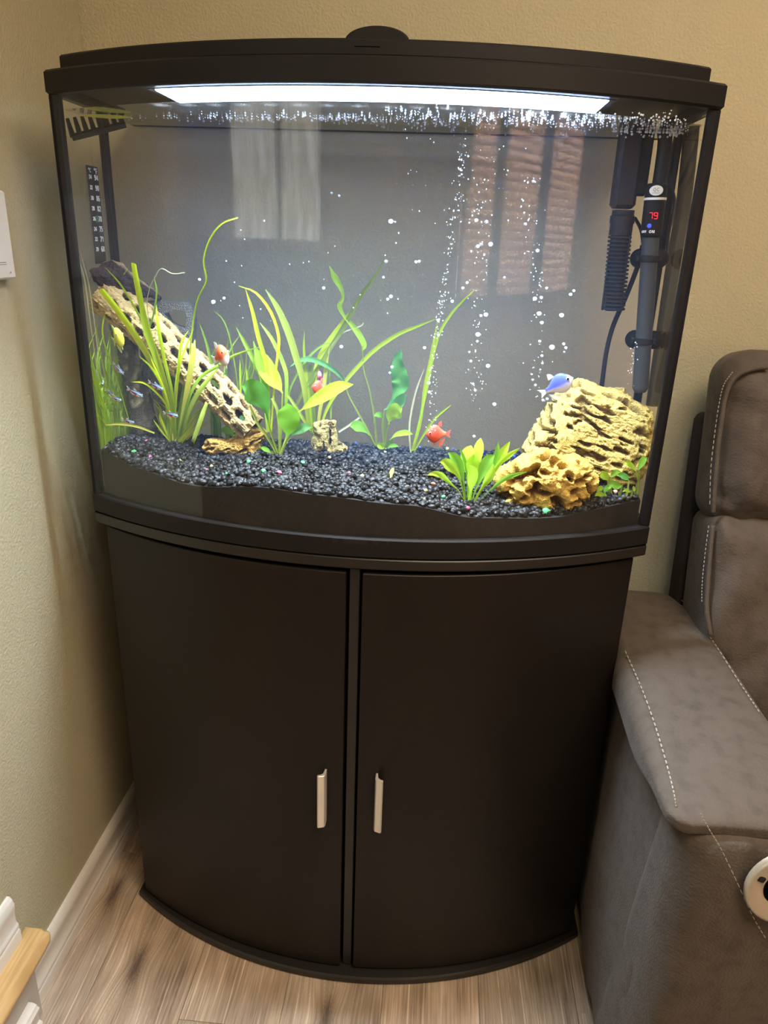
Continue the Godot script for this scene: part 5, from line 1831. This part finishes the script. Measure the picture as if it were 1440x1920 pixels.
	for k in 2:
		g = Geo.new()
		for c in segs[["7", "9"][k]]:
			var wv: Array = where[c]
			var p: Vector3 = face.call(0.60) + right * ((k - 0.5) * 0.0072 + wv[0] * 0.0048) + ax * wv[1] * 0.0042
			g_box(g, p + out * 0.0002, Vector3(0.0042 if wv[2] else 0.0010, 0.0010 if wv[2] else 0.0036, 0.0005), 0.0001, fb)
		part("lit_digit", g, red, head, 42.0, "red lit digit %s" % ["7", "9"][k])
	g = Geo.new()
	var lb: Vector3 = face.call(0.785) - right * 0.004
	g_cyl(g, lb - out * 0.001, lb + out * 0.0006, [[0, 0.0030], [0.8, 0.0030], [1, 0.0022]], 16)
	part("blue_light", g, blue, head, 42.0, "blue lit lamp")
	tm = put("word", text_mesh("ON", 0.0042, 0.0004, true), white, head)
	tm.transform = Transform3D(fb, face.call(0.895) + right * 0.0005 + out * 0.0001 - t.position)
	var sidew := -right * 0.0105 + out * -0.0036
	tm = put("word", text_mesh("OFF", 0.0036, 0.0004, true), white, head)
	tm.transform = Transform3D(Basis(ax.cross((out * 0.75 - right * 0.66).normalized()).normalized(), ax, (out * 0.75 - right * 0.66).normalized()), face.call(0.895) + sidew - t.position)
	for f in [0.13, 0.655]:
		var c := h1.lerp(h2, f)
		g = Geo.new()
		g_cyl(g, c + Vector3(0, 0.005, 0), c - Vector3(0, 0.005, 0), [[0, 0.0126], [0.1, 0.0142], [0.9, 0.0142], [1, 0.0126]], 20)
		for s in [-1, 1]:
			g_box(g, c + right * s * 0.0165 - out * 0.004, Vector3(0.006, 0.009, 0.012), 0.0015, fb)
		part("clip", g, bp, t)
		for s in [-1, 1]:
			g = Geo.new()
			var cc: Vector3 = c + right * s * 0.014 - out * 0.010
			g_cyl(g, cc, cc - out * 0.010, [[0, 0.004], [0.3, 0.005], [0.5, 0.012], [1.0, 0.0148]], 22)
			part("suction_cup", g, mats["black_silicone"], t)
	# hoses and cords in the right back corner
	var defs := [
		["air_hose", "black air hose curving behind the slab rock from the filter", [[1205, 460], [1196, 498], [1172, 560], [1150, 610], [1137, 660], [1128, 725]], 0.225, 0.0038],
		["heater_cord", "black heater cord looping from the heater top to the back corner", [[1236, 346], [1243, 300], [1247, 262], [1244, 225]], 0.245, 0.0105],
		["power_cord", "thin black cord beside the heater on the right", [[1247, 250], [1254, 330], [1264, 372], [1262, 400], [1252, 450], [1254, 520], [1262, 560]], 0.212, 0.0026],
		["power_cord", "thin black cord from the filter intake to the heater's upper clip", [[1190, 408], [1202, 432], [1206, 470], [1200, 480]], 0.235, 0.0026],
		["filter_tube", "wide dark filter tube standing in the right back corner", [[1297, 238], [1290, 310], [1279, 400], [1265, 480], [1250, 580], [1237, 670], [1224, 760]], 0.208, 0.0115]]
	for d in defs:
		pts = []
		for q in d[2]:
			pts.append(at(q[0], q[1], d[3]))
		g = Geo.new()
		g_tube(g, spline(pts, 30), [d[4]], 12)
		single(d[0], g, bp, d[1], "hose" if d[4] > 0.003 else "cord", "", "", 60.0, pts[pts.size() - 1])

# ---------------------------------------------------------------- fish
# built facing +x, then turned: length 1
func fish_mesh(hgt: float, thick: float, tones: Callable) -> Array:
	var g := Geo.new()
	var nu := 20
	var nv := 22
	var prof := [0.03, 0.42, 0.72, 0.92, 1.0, 0.98, 0.86, 0.66, 0.44, 0.28, 0.24]
	for j in nv + 1:
		var f := float(j) / nv
		var x := 0.5 - f * 0.80
		var h := lerp_list(prof, f) * hgt * 0.5
		var w := lerp_list([0.03, 0.5, 0.85, 1.0, 1.0, 0.9, 0.75, 0.55, 0.38, 0.22, 0.16], f) * thick * 0.5
		for i in nu:
			var a := TAU * i / nu
			var y := sin(a) * h + 0.02 * hgt * sin(f * PI)
			var p := Vector3(x, y, cos(a) * w)
			g.add(p, Vector2(f, a), tones.call(f, sin(a)))
	for j in nv:
		for i in nu:
			var a := j * nu + i
			var b := j * nu + (i + 1) % nu
			g.quad(a, b, b + nu, a + nu)
	for e in [0, nv]:
		var c := g.add(Vector3(0.505 if e == 0 else -0.305, 0, 0), Vector2.ZERO, tones.call(float(e) / nv, 0.0))
		for i in nu:
			g.tri(c, e * nu + i, e * nu + (i + 1) % nu)
	var fins := []
	for f in [[[-0.28, 0.05], [-0.36, 0.13], [-0.5, 0.24], [-0.46, 0.08], [-0.43, 0.0], [-0.46, -0.08], [-0.5, -0.24], [-0.36, -0.13], [-0.28, -0.05]],
			[[0.06, 0.46], [0.0, 0.66], [-0.10, 0.74], [-0.12, 0.55], [-0.12, 0.42]],
			[[0.02, -0.44], [-0.06, -0.72], [-0.14, -0.66], [-0.24, -0.44], [-0.28, -0.2], [-0.12, -0.36]],
			[[0.22, -0.40], [0.16, -0.62], [0.10, -0.60], [0.10, -0.44]]]:
		var fg := Geo.new()
		var poly := PackedVector2Array()
		for q in f:
			poly.append(Vector2(q[0], q[1] * hgt if f[0][0] > -0.2 else q[1] * maxf(hgt, 0.5)))
		var n := poly.size()
		for s in [1, -1]:
			for q in poly:
				fg.add(Vector3(q.x, q.y, s * 0.006))
		var tr := Geometry2D.triangulate_polygon(poly)
		for k in range(0, tr.size(), 3):
			fg.tri(tr[k], tr[k + 1], tr[k + 2])
			fg.tri(n + tr[k], n + tr[k + 2], n + tr[k + 1])
		for i in n:
			var j := (i + 1) % n
			fg.quad(i, i + n, j + n, j)
		fins.append(fg)
	return [g, fins]

func fish(called: String, label: String, group: String, c: Vector3, ln: float, face_: Vector3, roll: float, hgt: float, thick: float, tones: Callable, fin_m: Material, skin: Material, eye := true) -> void:
	var x := face_.normalized()
	var z := x.cross(Vector3.UP).normalized()
	var y := z.cross(x)
	var b := Basis(x, y, z) * Basis(Vector3.RIGHT, roll)
	var t := thing(called, label, "fish", c, group)
	var r := fish_mesh(hgt, thick, tones)
	var xf := Transform3D(b * Basis.from_scale(Vector3.ONE * ln), c)
	var g := Geo.new()
	g.append(r[0], xf)
	part("body", g, skin, t, 180.0)
	for k in 4:
		g = Geo.new()
		g.append(r[1][k], xf)
		part(["tail_fin", "dorsal_fin", "anal_fin", "pelvic_fin"][k], g, fin_m, t, 30.0)
	if eye:
		for s in [-1, 1]:
			g = Geo.new()
			g_sphere(g, Vector3.ZERO, Vector3(0.052, 0.052, 0.02), 12, 8)
			g.xform(0, Transform3D(Basis(), Vector3(0.36, hgt * 0.10, s * thick * 0.38)))
			g.xform(0, xf)
			var ey := part("eye", g, mat("eye_silver", Color(0.6, 0.6, 0.55), 0.2), t, 180.0)
			g = Geo.new()
			g_sphere(g, Vector3.ZERO, Vector3(0.032, 0.032, 0.015), 10, 6)
			g.xform(0, Transform3D(Basis(), Vector3(0.362, hgt * 0.10, s * (thick * 0.38 + 0.012))))
			g.xform(0, xf)
			part("pupil", g, mats["dark_gap"], ey, 180.0)

func fish_all() -> void:
	var skin := mat("fish_skin", Color(1, 1, 1), 0.35, 0.3)
	skin.vertex_color_use_as_albedo = true
	var clear := mat("clear_fin", Color(0.75, 0.78, 0.8, 0.45), 0.4)
	clear.transparency = BaseMaterial3D.TRANSPARENCY_ALPHA
	clear.albedo_color.a = 0.45
	var redfin := leafy("red_fin", Color(0.75, 0.20, 0.17), 0.6)
	var greenfin := leafy("yellow_fin", Color(0.62, 0.75, 0.40), 0.7)
	var neon := func(f: float, s: float) -> Color:
		if s > 0.62: return Color(0.05, 0.05, 0.09)
		if s > 0.02 and f < 0.9: return Color(0.06, 0.30, 0.85) if s < 0.42 else Color(0.25, 0.62, 0.95)
		if f > 0.42: return Color(0.55, 0.02, 0.03)
		return Color(0.62, 0.62, 0.66)
	var z := 0.30
	var neons := [
		[211, 680, 232, 702, 0.33, "uppermost of the striped neon fish, nose down beside the log"], [238, 728, 268, 744, 0.35, "neon fish swimming level in the middle of the striped group"],
		[278, 716, 306, 731, 0.37, "neon fish nearest the log, just left of the bright grass"], [206, 744, 228, 751, 0.35, "neon fish close to the left glass with a silver belly"],
		[196, 730, 213, 741, 0.32, "half hidden neon fish just above the silver-bellied one"], [306, 774, 334, 781, 0.395, "deep blue neon fish in front of the bright grass clump"],
		[228, 786, 252, 793, 0.36, "lowest neon fish, just above the gravel and fallen yellow leaves"]]
	for n in neons:
		var a := at(n[0], n[1], n[4])
		var b := at(n[2], n[3], n[4] + 0.006)
		fish("neon_fish", "blue and red striped " + n[5], "small striped neon fish", (a + b) / 2.0, (b - a).length() * 1.05, b - a, 0.1, 0.26, 0.15, neon, clear, skin)
	var pale := func(f: float, s: float) -> Color: return Color(0.34, 0.45, 0.68) if absf(s) < 0.4 else Color(0.45, 0.48, 0.55)
	for n in [[184, 685, 181, 704, "pale blue neon fish seen head-on, uppermost by the left glass"], [193, 708, 192, 722, "pale blue neon fish seen head-on, below the other head-on one"]]:
		var a := at(n[0], n[1], 0.27)
		var b := at(n[2], n[3], 0.31)
		fish("neon_fish", n[4], "small striped neon fish", (a + b) / 2.0, 0.034, b - a, 0.2, 0.26, 0.16, pale, clear, skin)
	var red := func(f: float, s: float) -> Color:
		return Color(0.80, 0.10, 0.07).lerp(Color(0.9, 0.35, 0.25), smoothstep(0.5, 1.0, f) * 0.5)
	var redw := func(f: float, s: float) -> Color:
		return Color(0.82, 0.14, 0.06).lerp(Color(0.85, 0.80, 0.76), smoothstep(-0.35, -0.75, s))
	fish("tetra_fish", "plump red-orange fish with a white belly in front of the log", "", at(413, 669, 0.385), 0.038, Vector3(0.80, 0.42, 0.50), 0.0, 0.86, 0.40, redw, mat("white_fin", Color(0.8, 0.78, 0.75), 0.5), skin)
	fish("tetra_fish", "red fish half hidden behind the middle broad-leaved plant", "", at(600, 727, 0.300), 0.029, Vector3(-0.85, 0.15, 0.5), 0.0, 0.78, 0.34, red, redfin, skin)
	fish("tetra_fish", "small pink fish above the half hidden red fish", "", at(598, 704, 0.285), 0.020, Vector3(0.4, 0.1, 0.9), 0.0, 0.7, 0.34, func(f, s): return Color(0.80, 0.22, 0.40), redfin, skin)
	fish("tetra_fish", "bright red fish low over the gravel at the tank's middle", "", at(822, 814, 0.335), 0.041, Vector3(-1.0, 0.0, 0.25), 0.0, 0.72, 0.30, red, redfin, skin)
	fish("tetra_fish", "lime green fish beside the driftwood at the left", "", at(220, 635, 0.34), 0.036, Vector3(0.70, 0.40, 0.62), 0.1, 0.88, 0.36, func(f, s): return Color(0.62, 0.70, 0.09), greenfin, skin)
	var bl := func(f: float, s: float) -> Color:
		if f < 0.16: return Color(0.72, 0.76, 0.85)
		return Color(0.10, 0.14, 0.78).lerp(Color(0.72, 0.72, 0.86), smoothstep(0.05, -0.55, s))
	fish("tetra_fish", "blue and white fish above the slab rock, nose up", "", at(1043, 724, 0.335), 0.056, Vector3(0.86, 0.52, 0.1), 0.0, 0.56, 0.22, bl, clear, skin)

# ---------------------------------------------------------------- bubbles
func bubbles() -> void:
	var bm := mat("air_bubble_skin", Color(0.85, 0.88, 0.92, 0.45), 0.12, 0.6)
	bm.transparency = BaseMaterial3D.TRANSPARENCY_ALPHA
	bm.albedo_color.a = 0.42
	var g := Geo.new()
	g_sphere(g, Vector3.ZERO, Vector3.ONE * 0.5, 12, 8)
	var mesh := g.mesh(Vector3.ZERO, 180.0)
	var big := [[640, 650, 7], [607, 540, 6], [719, 520, 5], [724, 490, 7], [786, 490, 5], [780, 491, 6], [733, 415, 8], [741, 416, 4], [733, 556, 7], [727, 561, 5], [622, 362, 5], [636, 367, 5], [915, 686, 8], [927, 758, 8], [896, 627, 9], [895, 640, 6], [880, 660, 5], [883, 677, 5], [887, 720, 6], [891, 732, 6], [911, 590, 9], [902, 592, 6], [1011, 588, 9], [1016, 605, 7], [1012, 640, 6], [1035, 651, 11], [1053, 591, 9], [1057, 645, 6], [1061, 652, 6], [1058, 660, 4], [1016, 667, 6], [1017, 681, 5], [1013, 693, 4], [902, 458, 8], [896, 462, 6], [920, 458, 8], [912, 416, 8], [893, 413, 7], [876, 530, 5], [997, 702, 5], [999, 712, 5], [1004, 722, 5], [1026, 748, 7], [1018, 750, 6], [889, 818, 6], [1015, 558, 6], [1025, 540, 5], [1003, 560, 8], [400, 566, 8], [420, 559, 6], [374, 524, 6], [822, 628, 6], [796, 652, 6], [804, 718, 7], [805, 735, 6], [822, 600, 5], [735, 688, 6], [731, 699, 5], [1000, 340, 6], [985, 420, 7], [1008, 470, 6], [946, 520, 5], [868, 540, 6], [848, 565, 7], [1070, 552, 6], [1076, 545, 5]]
	rng.seed = 3
	var first: MeshInstance3D
	for k in big.size():
		var q: Array = big[k]
		var z := rng.randf_range(0.26, 0.40)
		var o: MeshInstance3D
		if first == null:
			first = put("air_bubble", mesh, bm, self)
			tag(first, "silvery air bubble rising freely in the water of the tank", "bubble", "single air bubbles rising in the tank")
			o = first
		else:
			o = first.duplicate()
			o.name = numbered("air_bubble")
			add_child(o, true)
		var d: float = q[2] / 1120.0 * 0.85
		o.transform = Transform3D(Basis.from_scale(Vector3(d * 1.1, d * 0.9, d)), inside(q[0], q[1], z))
	# fine bubbles nobody could count: columns and the froth under the surface
	var where := []
	for i in 520:
		var col := rng.randf()
		var px := 0.0
		var py := 0.0
		if col < 0.42:
			py = rng.randf_range(250, 830)
			px = lerpf(868, 806, clampf((py - 260.0) / 420.0, 0, 1)) + rng.randfn(0, 5) + (850.0 - 806.0) * 0.12
		elif col < 0.62:
			py = rng.randf_range(330, 770)
			px = lerpf(905, 892, (py - 330) / 440.0) + rng.randfn(0, 10)
		elif col < 0.78:
			py = rng.randf_range(330, 760)
			px = lerpf(995, 1012, (py - 330) / 430.0) + rng.randfn(0, 11)
		elif col < 0.84:
			py = rng.randf_range(640, 725)
			px = lerpf(1188, 1184, (py - 640) / 85.0) + rng.randfn(0, 3)
		elif col < 0.94:
			py = rng.randf_range(230, 420)
			px = rng.randf_range(740, 1000)
		else:
			py = rng.randf_range(400, 620)
			px = rng.randf_range(380, 760)
		where.append([inside(px, py, rng.randf_range(0.24, 0.40)), rng.randf_range(0.0010, 0.0023)])
	for i in 900:
		var px := rng.randf_range(215, 1290)
		var f := clampf((px - 250.0) / 400.0, 0.15, 1.0)
		if rng.randf() > f:
			continue
		var py := 219.0 + (px - 250.0) * 0.011 + rng.randfn(0, 4.0 + (6.0 if px > 720 else 0.0))
		where.append([aty(px, py, Y_W - 0.0015), rng.randf_range(0.0012, 0.0030)])
	for i in 60:
		where.append([at(rng.randf_range(1150, 1285), rng.randf_range(225, 258), 0.27), rng.randf_range(0.002, 0.0045)])
	var mm := MultiMesh.new()
	mm.transform_format = MultiMesh.TRANSFORM_3D
	mm.mesh = mesh
	mm.instance_count = where.size()
	for i in where.size():
		var p: Vector3 = where[i][0]
		p.y = minf(p.y, Y_W - 0.002)
		mm.set_instance_transform(i, Transform3D(Basis.from_scale(Vector3.ONE * where[i][1]), p))
	var o := MultiMeshInstance3D.new()
	o.name = "fine_bubbles"
	o.multimesh = mm
	o.material_override = bm
	add_child(o)
	tag(o, "columns of fine air bubbles and froth under the water surface", "bubbles", "", "stuff")
